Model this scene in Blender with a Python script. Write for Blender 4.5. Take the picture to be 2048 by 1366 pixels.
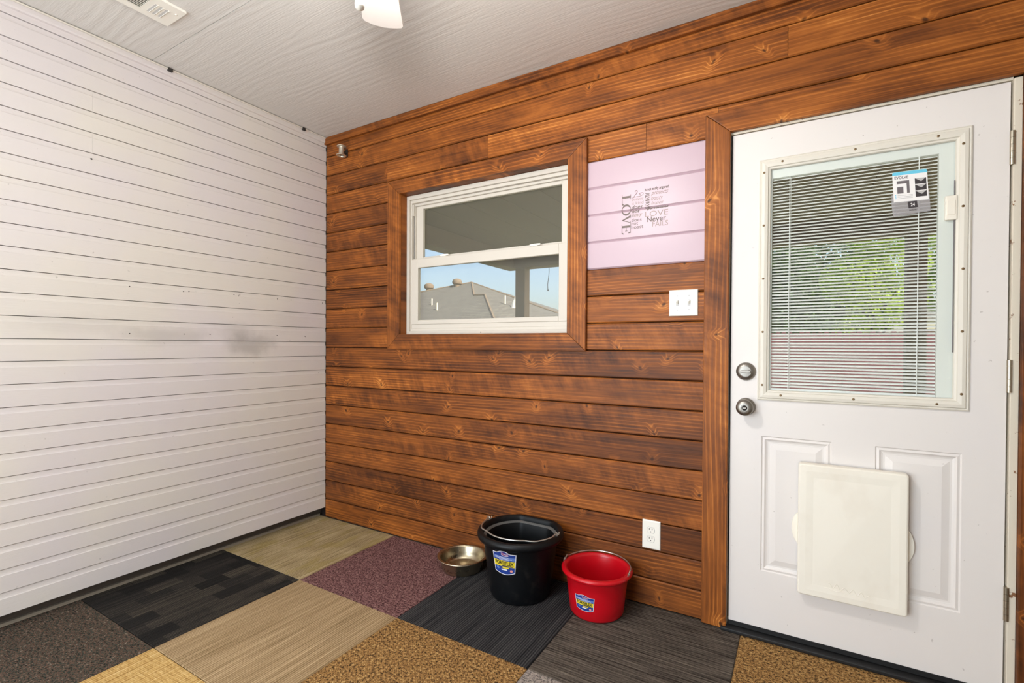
import bpy, bmesh, math, random
from mathutils import Vector, Matrix
R = random.Random(7)
scene = bpy.context.scene
for o in list(bpy.data.objects):
    bpy.data.objects.remove(o)
C = scene.collection

# ------------------------------------------------------------------ camera
YAW, PITCH, ROLL = 0.53264, -0.00812, 0.00596
fw = Vector((-math.sin(YAW)*math.cos(PITCH), math.cos(YAW)*math.cos(PITCH), math.sin(PITCH)))
rt = Vector((math.cos(YAW), math.sin(YAW), 0.0))
up = rt.cross(fw)
rr = rt*math.cos(ROLL) + up*math.sin(ROLL)
uu = up*math.cos(ROLL) - rt*math.sin(ROLL)
cam = bpy.data.cameras.new('camera')
camo = bpy.data.objects.new('camera', cam)
C.objects.link(camo)
m = Matrix.Identity(4)
for i in range(3):
    m[i][0], m[i][1], m[i][2] = rr[i], uu[i], -fw[i]
m[0][3], m[1][3], m[2][3] = 2.7908, -2.2194, 1.1839
camo.matrix_world = m
cam.sensor_width = 36
cam.lens = 36*970.21/2048
cam.shift_y = 16.33/2048
cam.clip_start = 0.02
cam.clip_end = 300
scene.camera = camo

# ------------------------------------------------------------------ light
w = bpy.data.worlds.new('world')
scene.world = w
w.use_nodes = True
nt = w.node_tree
bg = nt.nodes['Background']
sky = nt.nodes.new('ShaderNodeTexSky')
sky.sky_type = 'NISHITA'
sky.sun_disc = False
sky.sun_elevation = math.radians(42)
sky.sun_rotation = math.radians(80)
sky.air_density = 1.0
sky.dust_density = 3.0
sky.ozone_density = 1.0
nt.links.new(sky.outputs[0], bg.inputs[0])
bg.inputs[1].default_value = 0.27

sun = bpy.data.lights.new('sun', 'SUN')
sun.energy = 7.0
sun.angle = 0.01
sun.color = (1.0, 0.94, 0.84)
suno = bpy.data.objects.new('sun', sun)
C.objects.link(suno)
sd = Vector((0.82, -0.32, 0.72)).normalized()
suno.rotation_euler = sd.to_track_quat('Z', 'Y').to_euler()

# soft fill added outside a guessed opening in the unseen wall behind the camera
al = bpy.data.lights.new('added_fill', 'AREA')
al.shape = 'RECTANGLE'
al.size, al.size_y = 2.1, 2.15
al.energy = 97
al.color = (0.84, 0.93, 1.0)
alo = bpy.data.objects.new('added_fill', al)
C.objects.link(alo)
alo.location = (1.25, -4.25, 1.18)
alo.rotation_euler = (math.radians(90), 0, 0)
LAMP = 168.0

vs = scene.view_settings
vs.view_transform = 'Standard'
vs.look = 'None'
vs.exposure = 0.30
vs.gamma = 1.0
vs.use_curve_mapping = False

# ------------------------------------------------------------------ helpers
ORG = {}
class MB:
    def __init__(s):
        s.v, s.f = [], []
    def add(s, vs_, fs):
        n = len(s.v)
        s.v += [tuple(q) for q in vs_]
        s.f += [tuple(i+n for i in f) for f in fs]
        return s
    def box(s, x0, x1, y0, y1, z0, z1):
        return s.add([(x0,y0,z0),(x1,y0,z0),(x1,y1,z0),(x0,y1,z0),(x0,y0,z1),(x1,y0,z1),(x1,y1,z1),(x0,y1,z1)],
                     [(0,3,2,1),(4,5,6,7),(0,1,5,4),(1,2,6,5),(2,3,7,6),(3,0,4,7)])
    def prism(s, poly, fn, a, b):
        """poly: list of 2-D points, fn(u, v, t) -> xyz, from t = a to t = b"""
        n = len(poly)
        vs_ = [fn(u, v, a) for u, v in poly] + [fn(u, v, b) for u, v in poly]
        fs = [tuple(range(n))[::-1], tuple(range(n, 2*n))] + [(i, (i+1) % n, n+(i+1) % n, n+i) for i in range(n)]
        return s.add(vs_, fs)
    def tube(s, pts, r, n=8, closed=False):
        pts = [Vector(q) for q in pts]
        L = len(pts)
        rs = r if isinstance(r, (list, tuple)) else [r]*L
        prev = None
        base = len(s.v)
        for i, q in enumerate(pts):
            if closed:
                t = pts[(i+1) % L] - pts[i-1]
            else:
                t = pts[min(i+1, L-1)] - pts[max(i-1, 0)]
            t.normalize()
            if prev is None:
                a = Vector((0, 0, 1)) if abs(t.z) < .9 else Vector((1, 0, 0))
                nn = t.cross(a).normalized()
            else:
                nn = (prev - t*prev.dot(t)).normalized()
            prev = nn
            bb = t.cross(nn)
            for k in range(n):
                a = 2*math.pi*k/n
                s.v.append(tuple(q + (nn*math.cos(a) + bb*math.sin(a))*rs[i]))
        for i in range(L if closed else L-1):
            j = (i+1) % L
            for k in range(n):
                s.f.append((base+i*n+k, base+i*n+(k+1) % n, base+j*n+(k+1) % n, base+j*n+k))
        if not closed:
            s.f.append(tuple(base+k for k in range(n))[::-1])
            s.f.append(tuple(base+(L-1)*n+k for k in range(n)))
        return s
    def lathe(s, prof, fn=None, n=48, c=(0, 0, 0), caps=True):
        """prof: list of (r, z); fn(ang, r, z) may bend the ring"""
        base = len(s.v)
        for r, z in prof:
            for k in range(n):
                a = 2*math.pi*k/n
                q = fn(a, r, z) if fn else (r*math.cos(a), r*math.sin(a), z)
                s.v.append((q[0]+c[0], q[1]+c[1], q[2]+c[2]))
        for i in range(len(prof)-1):
            for k in range(n):
                s.f.append((base+i*n+k, base+i*n+(k+1) % n, base+(i+1)*n+(k+1) % n, base+(i+1)*n+k))
        if caps:
            s.f.append(tuple(base+k for k in range(n))[::-1])
            s.f.append(tuple(base+(len(prof)-1)*n+k for k in range(n)))
        return s
    def build(s, name, mat, parent=None, smooth=False, bevel=0.0, seg=2, **props):
        me = bpy.data.meshes.new(name)
        org = Vector(ORG.get(parent.name, (0, 0, 0))) if parent else Vector((0, 0, 0))
        me.from_pydata([Vector(q)-org for q in s.v], [], s.f)
        bm = bmesh.new()
        bm.from_mesh(me)
        bmesh.ops.recalc_face_normals(bm, faces=bm.faces)
        if bevel:
            es = [e for e in bm.edges if len(e.link_faces) == 2 and e.calc_face_angle(0) > .6]
            bmesh.ops.bevel(bm, geom=es, offset=bevel, segments=seg, profile=.6, affect='EDGES', clamp_overlap=True)
        bm.to_mesh(me)
        bm.free()
        if smooth:
            me.polygons.foreach_set('use_smooth', [True]*len(me.polygons))
            if smooth != 'all':
                me.set_sharp_from_angle(angle=math.radians(smooth if smooth is not True else 40))
        me.materials.append(mat)
        o = bpy.data.objects.new(name, me)
        C.objects.link(o)
        if parent:
            o.parent = parent
            ORG[o.name] = tuple(org)
        for k, v in props.items():
            o[k] = v
        return o
def tag(o, label=None, cat=None, group=None, kind=None):
    for k, v in (('label', label), ('category', cat), ('group', group), ('kind', kind)):
        if v:
            o[k] = v
    return o
def thing(name, label, cat, loc, group=None):
    o = bpy.data.objects.new(name, None)
    o.empty_display_size = .05
    C.objects.link(o)
    o.location = loc
    ORG[o.name] = tuple(loc)
    return tag(o, label, cat, group)
def dup(o, parent, loc):
    c = o.copy()
    C.objects.link(c)
    c.parent = parent
    c.location = loc
    return c
FONT = None
def text2d(txt, size=1.0, shear=0.0, bold=0.0, sx=1.0, align='LEFT', spacing=1.0):
    cu = bpy.data.curves.new('t', 'FONT')
    cu.body = txt
    cu.size = size
    cu.shear = shear
    cu.offset = bold
    cu.align_x = align
    cu.space_character = spacing
    cu.resolution_u = 3
    ob = bpy.data.objects.new('t', cu)
    me = bpy.data.meshes.new_from_object(ob)
    vs_ = [(v.co.x*sx, v.co.y) for v in me.vertices]
    fs = [tuple(p.vertices) for p in me.polygons]
    bpy.data.objects.remove(ob)
    bpy.data.meshes.remove(me)
    bpy.data.curves.remove(cu)
    return vs_, fs
def fit(tx, u0, u1, v0, v1, rot=False):
    """fit flat text into a rectangle; rot: reads downwards"""
    vs_, fs = tx
    if rot:
        vs_ = [(v, -u) for u, v in vs_]
    a0, a1 = min(q[0] for q in vs_), max(q[0] for q in vs_)
    b0, b1 = min(q[1] for q in vs_), max(q[1] for q in vs_)
    return [(u0+(q[0]-a0)/(a1-a0)*(u1-u0), v0+(q[1]-b0)/(b1-b0)*(v1-v0)) for q in vs_], fs

# ------------------------------------------------------------------ materials
def srgb(r, g, b):
    f = lambda c: (c/255/12.92 if c/255 <= .04045 else ((c/255+.055)/1.055)**2.4)
    return (f(r), f(g), f(b), 1)
class N:
    """tiny node builder"""
    def __init__(s, name, rough=.5, color=None, metal=0.0, spec=None):
        s.m = bpy.data.materials.new(name)
        s.m.use_nodes = True
        s.t = s.m.node_tree
        s.b = s.t.nodes['Principled BSDF']
        s.b.inputs['Roughness'].default_value = rough
        s.b.inputs['Metallic'].default_value = metal
        if spec is not None:
            s.b.inputs['Specular IOR Level'].default_value = spec
        if color:
            s.b.inputs['Base Color'].default_value = color
        s._tc = None
    def tc(s, out='Object'):
        if not s._tc:
            s._tc = s.t.nodes.new('ShaderNodeTexCoord')
        return s._tc.outputs[out]
    def put(s, sock, v):
        if hasattr(v, 'is_output'):
            s.t.links.new(v, sock)
        else:
            sock.default_value = v
    def n(s, typ, **kw):
        return s.t.nodes.new(typ)
    def math(s, op, a, b=None, c=None, clamp=False):
        q = s.n('ShaderNodeMath')
        q.operation = op
        q.use_clamp = clamp
        s.put(q.inputs[0], a)
        if b is not None:
            s.put(q.inputs[1], b)
        if c is not None:
            s.put(q.inputs[2], c)
        return q.outputs[0]
    def vmath(s, op, a, b=None):
        q = s.n('ShaderNodeVectorMath')
        q.operation = op
        s.put(q.inputs[0], a)
        if b is not None:
            s.put(q.inputs[1], b)
        return q.outputs['Value'] if op in ('LENGTH', 'DOT_PRODUCT') else q.outputs[0]
    def xyz(s, v):
        q = s.n('ShaderNodeSeparateXYZ')
        s.put(q.inputs[0], v)
        return q.outputs
    def vec(s, x=0.0, y=0.0, z=0.0):
        q = s.n('ShaderNodeCombineXYZ')
        for i, a in enumerate((x, y, z)):
            s.put(q.inputs[i], a)
        return q.outputs[0]
    def noise(s, v, scale=1.0, detail=3.0, rough=.5, dist=0.0):
        q = s.n('ShaderNodeTexNoise')
        s.put(q.inputs['Vector'], v)
        q.inputs['Scale'].default_value = scale
        q.inputs['Detail'].default_value = detail
        q.inputs['Roughness'].default_value = rough
        q.inputs['Distortion'].default_value = dist
        return q.outputs
    def ramp(s, fac, stops, interp='LINEAR'):
        q = s.n('ShaderNodeValToRGB')
        s.put(q.inputs[0], fac)
        e = q.color_ramp.elements
        q.color_ramp.interpolation = interp
        while len(e) < len(stops):
            e.new(.5)
        for i, (p, c) in enumerate(stops):
            e[i].position = p
            e[i].color = c
        return q.outputs[0]
    def rng(s, v, a, b, c=0.0, d=1.0, smooth=False):
        q = s.n('ShaderNodeMapRange')
        if smooth:
            q.interpolation_type = 'SMOOTHSTEP'
        s.put(q.inputs[0], v)
        for i, x in enumerate((a, b, c, d)):
            s.put(q.inputs[i+1], x)
        return q.outputs[0]
    def mix(s, fac, a, b, mode='MIX'):
        q = s.n('ShaderNodeMix')
        q.data_type = 'RGBA'
        q.blend_type = mode
        s.put(q.inputs[0], fac)
        s.put(q.inputs[6], a)
        s.put(q.inputs[7], b)
        return q.outputs[2]
    def attr(s, name):
        q = s.n('ShaderNodeAttribute')
        q.attribute_type = 'OBJECT'
        q.attribute_name = name
        return q.outputs['Fac']
    def base(s, c):
        s.put(s.b.inputs['Base Color'], c)
    def bump(s, h, strength=.3, dist=.002):
        q = s.n('ShaderNodeBump')
        q.inputs['Strength'].default_value = strength
        q.inputs['Distance'].default_value = dist
        s.put(q.inputs['Height'], h)
        s.t.links.new(q.outputs[0], s.b.inputs['Normal'])

def wood(name, along, tint=(1, 1, 1)):
    k = N(name, rough=.45, spec=.25)
    o = k.xyz(k.tc())
    u, v = (o[0], o[2]) if along == 'x' else (o[2], o[0])
    seed, tone = k.attr('seed'), k.attr('tone')
    u = k.math('ADD', u, k.math('MULTIPLY', seed, 7.31))
    v = k.math('ADD', v, k.math('MULTIPLY', seed, 1.87))
    sc = k.vec(k.math('MULTIPLY', u, 3.4), k.math('MULTIPLY', v, 8.0), seed)
    vo = k.n('ShaderNodeTexVoronoi')
    vo.voronoi_dimensions = '2D'
    vo.inputs['Scale'].default_value = 1.0
    k.put(vo.inputs['Vector'], sc)
    df = k.xyz(k.vmath('SUBTRACT', sc, vo.outputs['Position']))
    jitter = k.noise(k.vec(k.math('MULTIPLY', u, 45), k.math('MULTIPLY', v, 45)), 1.0, 2)[0]
    rc = k.xyz(vo.outputs['Color'])
    # knots: round or slanted, of different size, missing in part of the boards
    dx = k.math('DIVIDE', df[0], 3.4)
    dz = k.math('DIVIDE', df[1], 8.0)
    slant = k.rng(rc[1], 0, 1, -.7, .7)
    dx = k.math('MULTIPLY_ADD', dz, slant, dx)
    iso = k.vec(dx, k.math('MULTIPLY', dz, k.rng(rc[2], 0, 1, .45, 1.0)), 0.0)
    d = k.math('DIVIDE', k.vmath('LENGTH', iso), k.rng(rc[2], 0, 1, .55, 1.15))
    d = k.math('MULTIPLY_ADD', k.math('SUBTRACT', jitter, .5), .008, d)
    thr = k.rng(k.math('FRACT', k.math('MULTIPLY', seed, 5.3)), 0, 1, .30, .72)
    mask = k.rng(k.math('SUBTRACT', rc[0], thr), 0.0, .08)
    K = k.math('MULTIPLY', k.rng(d, .05, 0.0, 0, 1, True), mask)
    n1 = k.noise(k.vec(k.math('MULTIPLY', u, .55), k.math('MULTIPLY', v, 5), seed), 1.0, 2, .5)[0]
    amp = k.rng(k.math('FRACT', k.math('MULTIPLY', seed, 13.7)), 0, 1, 1.2, 6.5)
    B = k.math('ADD', k.math('MULTIPLY', v, 62), k.math('MULTIPLY', n1, amp))
    B = k.math('ADD', B, k.math('MULTIPLY', K, 1.7))
    B = k.math('MULTIPLY_ADD', k.math('SUBTRACT', jitter, .5), .14, B)
    g = k.math('SINE', k.math('MULTIPLY', B, 6.283))
    g = k.math('MULTIPLY_ADD', g, .5, .5)
    g = k.math('POWER', g, 4.0)
    gm = k.rng(k.noise(k.vec(k.math('MULTIPLY', u, 1.6), k.math('MULTIPLY', v, 9), k.math('ADD', seed, 8.0)), 1.0, 2)[0], .35, .6)
    g = k.math('MULTIPLY', g, k.math('MULTIPLY_ADD', gm, .8, .2))
    fib = k.noise(k.vec(k.math('MULTIPLY', u, 5), k.math('MULTIPLY', v, 230), seed), 1.0, 3, .65)[0]
    stk = k.noise(k.vec(k.math('MULTIPLY', u, 2.2), k.math('MULTIPLY', v, 70), k.math('ADD', seed, 1.0)), 1.0, 3, .6)[0]
    bl = k.noise(k.vec(k.math('MULTIPLY', u, 2.6), k.math('MULTIPLY', v, 11), k.math('ADD', seed, 3.0)), 1.0, 4, .62, .3)[0]
    chat = k.noise(k.vec(k.math('MULTIPLY_ADD', v, 7.0, k.math('MULTIPLY', u, 17)), k.math('MULTIPLY', v, 5), seed), 1.0, 3, .65)[0]
    cm = k.rng(k.noise(k.vec(k.math('MULTIPLY', u, 1.3), k.math('MULTIPLY', v, 7), k.math('ADD', seed, 5.0)), 1.0, 2)[0], .42, .6)
    f = k.math('MULTIPLY', k.rng(bl, .28, .72), .46)
    f = k.math('MULTIPLY_ADD', k.math('SUBTRACT', g, .22), .30, f)
    f = k.math('MULTIPLY_ADD', k.math('SUBTRACT', fib, .5), .45, f)
    f = k.math('MULTIPLY_ADD', k.math('SUBTRACT', stk, .5), .50, f)
    f = k.math('MULTIPLY_ADD', k.math('MULTIPLY', k.math('SUBTRACT', chat, .5), cm), .85, f)
    f = k.math('MULTIPLY_ADD', k.rng(K, .10, .6), .16, f)
    f = k.math('ADD', f, k.math('MULTIPLY_ADD', tone, .6, .155))
    T = lambda r, gg, b: srgb(r*tint[0], gg*tint[1], b*tint[2])
    col = k.ramp(f, [(0.0, T(70, 37, 17)), (.28, T(110, 60, 24)), (.52, T(144, 81, 31)), (.78, T(178, 105, 43)), (1.0, T(212, 142, 72))])
    core = k.math('MULTIPLY', k.rng(d, .011, .004), mask)
    col = k.mix(k.math('MULTIPLY', core, .85), col, T(52, 26, 14))
    ring = k.math('MULTIPLY', k.math('MULTIPLY', k.rng(d, .034, .010), k.math('POWER', g, 2.0)), mask)
    col = k.mix(k.math('MULTIPLY', ring, .28), col, T(214, 140, 66))
    k.base(col)
    h = k.math('ADD', k.math('MULTIPLY', g, .5), k.math('MULTIPLY', fib, .6))
    k.bump(h, .22, .0012)
    k.put(k.b.inputs['Roughness'], k.rng(fib, .3, .7, .40, .56))
    return k.m
M = {}
M['wood'] = wood('stained_pine_boards', 'x')
M['wood_v'] = wood('stained_pine_upright', 'z')
def plain(name, rgb, rough=.5, metal=0.0, spec=None, bump=None):
    k = N(name, rough, srgb(*rgb), metal, spec)
    if bump:
        k.bump(k.noise(k.tc(), bump[0], 3)[0], bump[1], bump[2])
    M[name] = k.m
    return k
plain('wall_backing', (30, 17, 11), .95)
plain('white_vinyl', (210, 202, 190), .42, bump=(60, .03, .001))
plain('white_trim', (226, 219, 206), .45)
plain('white_plastic', (244, 240, 230), .35)
plain('pale_seal', (238, 237, 231), .4)
plain('blind_white', (247, 246, 244), .45)
plain('dark_slot', (34, 30, 28), .8)
plain('black_rubber', (20, 20, 21), .55)
plain('nickel', (150, 145, 138), .40, 1.0)
plain('hinge_steel', (186, 176, 158), .34, 1.0)
plain('spool_metal', (206, 196, 178), .35, .7)
plain('wire_steel', (196, 192, 184), .32, .85)
plain('screw_bronze', (128, 104, 74), .45, .6)
plain('fan_white', (224, 216, 210), .4)
plain('dark_clip', (50, 46, 42), .6)
plain('patio_paint', (128, 109, 88), .85)
plain('patio_beam_paint', (138, 119, 100), .85)
plain('trunk_bark', (86, 72, 58), .9, bump=(12, .6, .02))
plain('concrete', (158, 146, 128), .9, bump=(30, .3, .002))
plain('sill_dark', (92, 82, 72), .85, bump=(40, .3, .002))
plain('cream_fascia', (236, 222, 196), .6)
plain('brick_pale', (170, 130, 108), .9)
plain('room_wall', (206, 200, 190), .7)
plain('label_white', (236, 232, 236), .4)
plain('label_blue', (34, 62, 140), .4)
plain('label_sky', (96, 124, 190), .4)
plain('label_yellow', (230, 206, 52), .4)
plain('label_black', (18, 18, 22), .4)
plain('label_red', (206, 70, 74), .4)
plain('label_pink', (224, 150, 140), .4)
plain('card_white', (246, 242, 240), .35)
plain('card_cyan', (112, 204, 232), .35)
plain('card_grey', (112, 104, 106), .4)
plain('card_lightgrey', (190, 186, 184), .4)
plain('card_dark', (62, 56, 58), .4)
plain('decal_ink', (96, 78, 70), .45)
plain('decal_ink_light', (150, 128, 122), .45)
plain('groove_shadow', (150, 140, 130), .6)

# painted siding
k = N('white_siding_paint', .5)
o = k.xyz(k.tc())
seed = k.attr('seed')
gr = k.noise(k.vec(k.math('MULTIPLY', seed, 9.0), k.math('MULTIPLY', o[1], 7), k.math('MULTIPLY', o[2], 260)), 1.0, 4, .6, .6)[0]
big = k.noise(k.tc(), 1.7, 3, .5)[0]
col = k.mix(k.rng(big, .4, .62), srgb(224, 217, 208), srgb(221, 213, 212))
def blob(k, cy, cz, ry, rz):
    a = k.math('DIVIDE', k.math('SUBTRACT', o[1], cy), ry)
    b = k.math('DIVIDE', k.math('SUBTRACT', o[2], cz), rz)
    dd = k.math('SQRT', k.math('ADD', k.math('MULTIPLY', a, a), k.math('MULTIPLY', b, b)))
    nn = k.math('MULTIPLY', k.math('SUBTRACT', k.noise(k.tc(), 9.0, 4, .6)[0], .5), 1.0)
    return k.rng(k.math('ADD', dd, nn), 1.0, 0.15, 0, 1, True)
for (cy, cz, ry, rz, a) in ((-.53, 1.185, .20, .10, .36), (-.60, 1.26, .18, .07, .16), (-.98, 1.225, .30, .075, .22), (-1.35, 1.27, .35, .06, .10), (-.30, 1.33, .2, .12, .06)):
    col = k.mix(k.math('MULTIPLY', blob(k, cy, cz, ry, rz), a), col, srgb(104, 98, 92))
fl = k.noise(k.tc(), 46, 2, .5)[0]
col = k.mix(k.math('MULTIPLY', k.rng(fl, .73, .78), .35), col, srgb(120, 110, 98))
k.base(col)
k.bump(gr, .32, .0016)
M['siding'] = k.m

# ceiling panels, embossed grain running along x
k = N('grey_ceiling_paint', .55)
o = k.xyz(k.tc())
warp = k.noise(k.vec(k.math('MULTIPLY', o[0], .7), k.math('MULTIPLY', o[1], 3.0), 0.0), 1.0, 3, .55)[0]
sn = k.math('SINE', k.math('ADD', k.math('MULTIPLY', o[1], 150), k.math('MULTIPLY', warp, 34)))
fine = k.noise(k.vec(k.math('MULTIPLY', o[0], 12), k.math('MULTIPLY', o[1], 170), 0.0), 1.0, 3, .6)[0]
patch = k.rng(k.noise(k.vec(k.math('MULTIPLY', o[0], .8), k.math('MULTIPLY', o[1], 2.0), 4.0), 1.0, 2)[0], .42, .62)
h = k.math('ADD', k.math('MULTIPLY', k.math('MULTIPLY', sn, .35), patch), k.math('MULTIPLY', fine, .9))
k.base(k.mix(k.noise(k.tc(), 1.2, 2)[0], srgb(216, 213, 207), srgb(220, 216, 212)))
k.bump(h, .5, .0026)
M['ceiling'] = k.m

# lavender paint
k = N('lavender_paint', .36, srgb(193, 167, 177))
k.bump(k.noise(k.tc(), 30, 2)[0], .05, .001)
M['lavender'] = k.m
# door paint
k = N('white_door_paint', .38)
sp = k.noise(k.tc(), 60, 2, .5)[0]
col = k.mix(k.math('MULTIPLY', k.rng(sp, .745, .78), .4), srgb(233, 226, 221), srgb(150, 138, 128))
col = k.mix(k.math('MULTIPLY', k.rng(k.noise(k.tc(), 2.2, 3)[0], .5, .7), .5), col, srgb(227, 221, 222))
k.base(col)
k.bump(k.noise(k.tc(), 120, 2)[0], .03, .0006)
M['door'] = k.m
# chipped jamb
k = N('chipped_white_paint', .45)
ch = k.noise(k.tc(), 34, 4, .65)[0]
k.base(k.mix(k.rng(ch, .64, .68), srgb(226, 216, 198), srgb(140, 98, 66)))
M['jamb'] = k.m
k = N('cream_plastic', .42)
st = k.noise(k.vmath('MULTIPLY', k.tc(), (1, 1, .6)), 5.0, 4, .6)[0]
k.base(k.mix(k.math('MULTIPLY', k.rng(st, .5, .72), .35), srgb(245, 238, 224), srgb(218, 202, 182)))
M['cream'] = k.m
k = N('black_bucket_rubber', .46, spec=.3)
dn = k.noise(k.tc(), 14, 4, .65)[0]
k.base(k.mix(k.math('MULTIPLY', k.rng(dn, .56, .8), .3), srgb(7, 9, 12), srgb(64, 60, 54)))
M['bucket_black'] = k.m
plain('ledge_dust', (92, 92, 90), .6)
k = N('red_bucket_plastic', .3, srgb(196, 10, 26))
k.bump(k.noise(k.tc(), 20, 2)[0], .04, .002)
M['bucket_red'] = k.m
k = N('stainless_steel', .3, metal=1.0)
sm = k.noise(k.tc(), 22, 4, .6)[0]
k.base(k.mix(sm, srgb(196, 184, 160), srgb(160, 146, 120)))
k.put(k.b.inputs['Roughness'], k.rng(sm, .3, .7, .22, .42))
M['stainless'] = k.m
k = N('lamp_globe', .4, srgb(255, 250, 240))
k.b.inputs['Emission Color'].default_value = (1.0, .985, .955, 1)
k.b.inputs['Emission Strength'].default_value = LAMP
M['globe'] = k.m
def glass(name, tint, rough=0.0, refl=.06, haze=None):
    mm = bpy.data.materials.new(name)
    mm.use_nodes = True
    t = mm.node_tree
    t.nodes.clear()
    out = t.nodes.new('ShaderNodeOutputMaterial')
    tr = t.nodes.new('ShaderNodeBsdfTransparent')
    tr.inputs[0].default_value = tint
    gl = t.nodes.new('ShaderNodeBsdfGlossy')
    gl.inputs['Roughness'].default_value = rough
    gl.inputs[0].default_value = (1, 1, 1, 1)
    mx = t.nodes.new('ShaderNodeMixShader')
    mx.inputs[0].default_value = refl
    t.links.new(tr.outputs[0], mx.inputs[1])
    t.links.new(gl.outputs[0], mx.inputs[2])
    last = mx.outputs[0]
    if haze:
        df = t.nodes.new('ShaderNodeBsdfDiffuse')
        df.inputs[0].default_value = haze[1]
        m2 = t.nodes.new('ShaderNodeMixShader')
        m2.inputs[0].default_value = haze[0]
        t.links.new(last, m2.inputs[1])
        t.links.new(df.outputs[0], m2.inputs[2])
        last = m2.outputs[0]
    t.links.new(last, out.inputs[0])
    M[name] = mm
glass('window_glass', (.97, .985, .98, 1), refl=.02)
glass('insect_screen', (1, 1, 1, 1), refl=0.0, haze=(.20, srgb(150, 142, 128)))
glass('clear_bag', (.92, .92, .94, 1), rough=.15, refl=.12, haze=(.30, srgb(214, 210, 212)))

# carpets
def carpet(name, stops, kind, bumps=.6):
    k = N(name, .95, spec=.1)
    o = k.xyz(k.tc())
    x, y = o[0], o[1]
    tuft = k.noise(k.tc(), 260, 2, .6)[0]
    if kind == 'mottle':
        a = k.noise(k.tc(), 105, 2, .7)[0]
        b = k.noise(k.tc(), 28, 3, .6)[0]
        f = k.math('ADD', k.math('MULTIPLY', k.rng(a, .34, .66), .9), k.math('MULTIPLY', k.math('SUBTRACT', b, .5), .7))
    elif kind == 'tweed':
        s1 = k.math('SINE', k.math('MULTIPLY', x, 560))
        s2 = k.math('SINE', k.math('MULTIPLY', y, 560))
        a = k.noise(k.tc(), 95, 2, .7)[0]
        b = k.noise(k.tc(), 12, 3, .6)[0]
        f = k.math('ADD', k.rng(a, .35, .65), k.math('MULTIPLY', k.math('MULTIPLY', s1, s2), .14))
        f = k.math('MULTIPLY_ADD', k.math('SUBTRACT', b, .5), .3, f)
    elif kind in ('rib_y', 'rib_x', 'streak_x', 'streak_y', 'olive', 'check', 'sand'):
        a, b = (x, y) if kind in ('rib_y', 'streak_y', 'olive', 'check', 'sand') else (y, x)
        rib = k.math('SINE', k.math('MULTIPLY', a, {'rib_y': 620, 'check': 640}.get(kind, 520)))
        lo = k.noise(k.vec(k.math('MULTIPLY', a, 70), k.math('MULTIPLY', b, 2.2), 0.0), 1.0, 4, .65)[0]
        loop = k.noise(k.vec(k.math('MULTIPLY', a, 180), k.math('MULTIPLY', b, 110), 0.0), 1.0, 2, .6)[0]
        f = k.math('ADD', k.math('MULTIPLY', k.rng(lo, .25, .75), .62), k.math('MULTIPLY', k.math('SUBTRACT', loop, .5), .55))
        f = k.math('MULTIPLY_ADD', rib, .14 if kind != 'rib_y' else .2, k.math('ADD', f, .16))
        if kind in ('streak_x', 'streak_y'):
            dash = k.noise(k.vec(k.math('MULTIPLY', a, 90), k.math('MULTIPLY', b, 9), 5.0), 1.0, 2, .5)[0]
            f = k.math('MULTIPLY_ADD', k.math('SUBTRACT', dash, .5), .9, f)
        if kind == 'sand':
            dash = k.noise(k.vec(k.math('MULTIPLY', a, 14), k.math('MULTIPLY', b, 120), 5.0), 1.0, 3, .6)[0]
            f = k.math('MULTIPLY_ADD', k.math('SUBTRACT', dash, .5), .9, f)
        if kind == 'olive':
            f = k.math('MULTIPLY_ADD', k.math('SUBTRACT', k.noise(k.tc(), 5.5, 2)[0], .5), .5, f)
        if kind == 'check':
            chk = k.n('ShaderNodeTexBrick')
            k.put(chk.inputs['Vector'], k.vec(k.math('MULTIPLY', y, 9.0), k.math('MULTIPLY', x, 12.0), 0.0))
            chk.inputs['Scale'].default_value = 1.0
            chk.inputs['Mortar Size'].default_value = 0.0
            chk.inputs['Brick Width'].default_value = 1.25
            chk.inputs['Row Height'].default_value = 1.0
            chk.inputs['Color1'].default_value = (0, 0, 0, 1)
            chk.inputs['Color2'].default_value = (1, 1, 1, 1)
            ck = k.xyz(chk.outputs[0])[0]
            f = k.math('MULTIPLY', f, k.math('MULTIPLY_ADD', ck, .85, .30))
            f = k.math('MULTIPLY_ADD', rib, k.math('MULTIPLY', ck, .16), f)
    col = k.ramp(f, stops)
    if kind == 'olive':
        yl = k.rng(k.noise(k.vec(k.math('MULTIPLY', x, 12), k.math('MULTIPLY', y, 5), 9.0), 1.0, 3)[0], .5, .62)
        col = k.mix(k.math('MULTIPLY', yl, .5), col, srgb(150, 132, 72))
    if kind in ('mottle', 'tweed') and len(stops) > 3:
        hue = k.noise(k.vmath('ADD', k.tc(), (3.1, 1.7, 0)), 170, 1, .5)[0]
        col = k.mix(k.rng(hue, .5, .62), col, stops[-2][1])
    k.base(col)
    k.bump(k.math('ADD', f, tuft), bumps, .004)
    return k.m
M['c_olive'] = carpet('olive_striped_carpet', [(.12, srgb(112, 95, 64)), (.45, srgb(160, 141, 104)), (.85, srgb(198, 178, 140))], 'olive')
M['c_purple'] = carpet('plum_carpet', [(.15, srgb(58, 34, 36)), (.45, srgb(104, 68, 68)), (.72, srgb(140, 104, 100)), (1, srgb(176, 140, 132))], 'mottle')
M['c_black'] = carpet('black_ribbed_carpet', [(.1, srgb(24, 24, 26)), (.5, srgb(54, 53, 54)), (.95, srgb(92, 90, 88))], 'rib_y')
M['c_charcoal'] = carpet('charcoal_streaked_carpet', [(.12, srgb(46, 40, 36)), (.5, srgb(88, 80, 72)), (.95, srgb(124, 114, 102))], 'streak_x')
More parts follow.
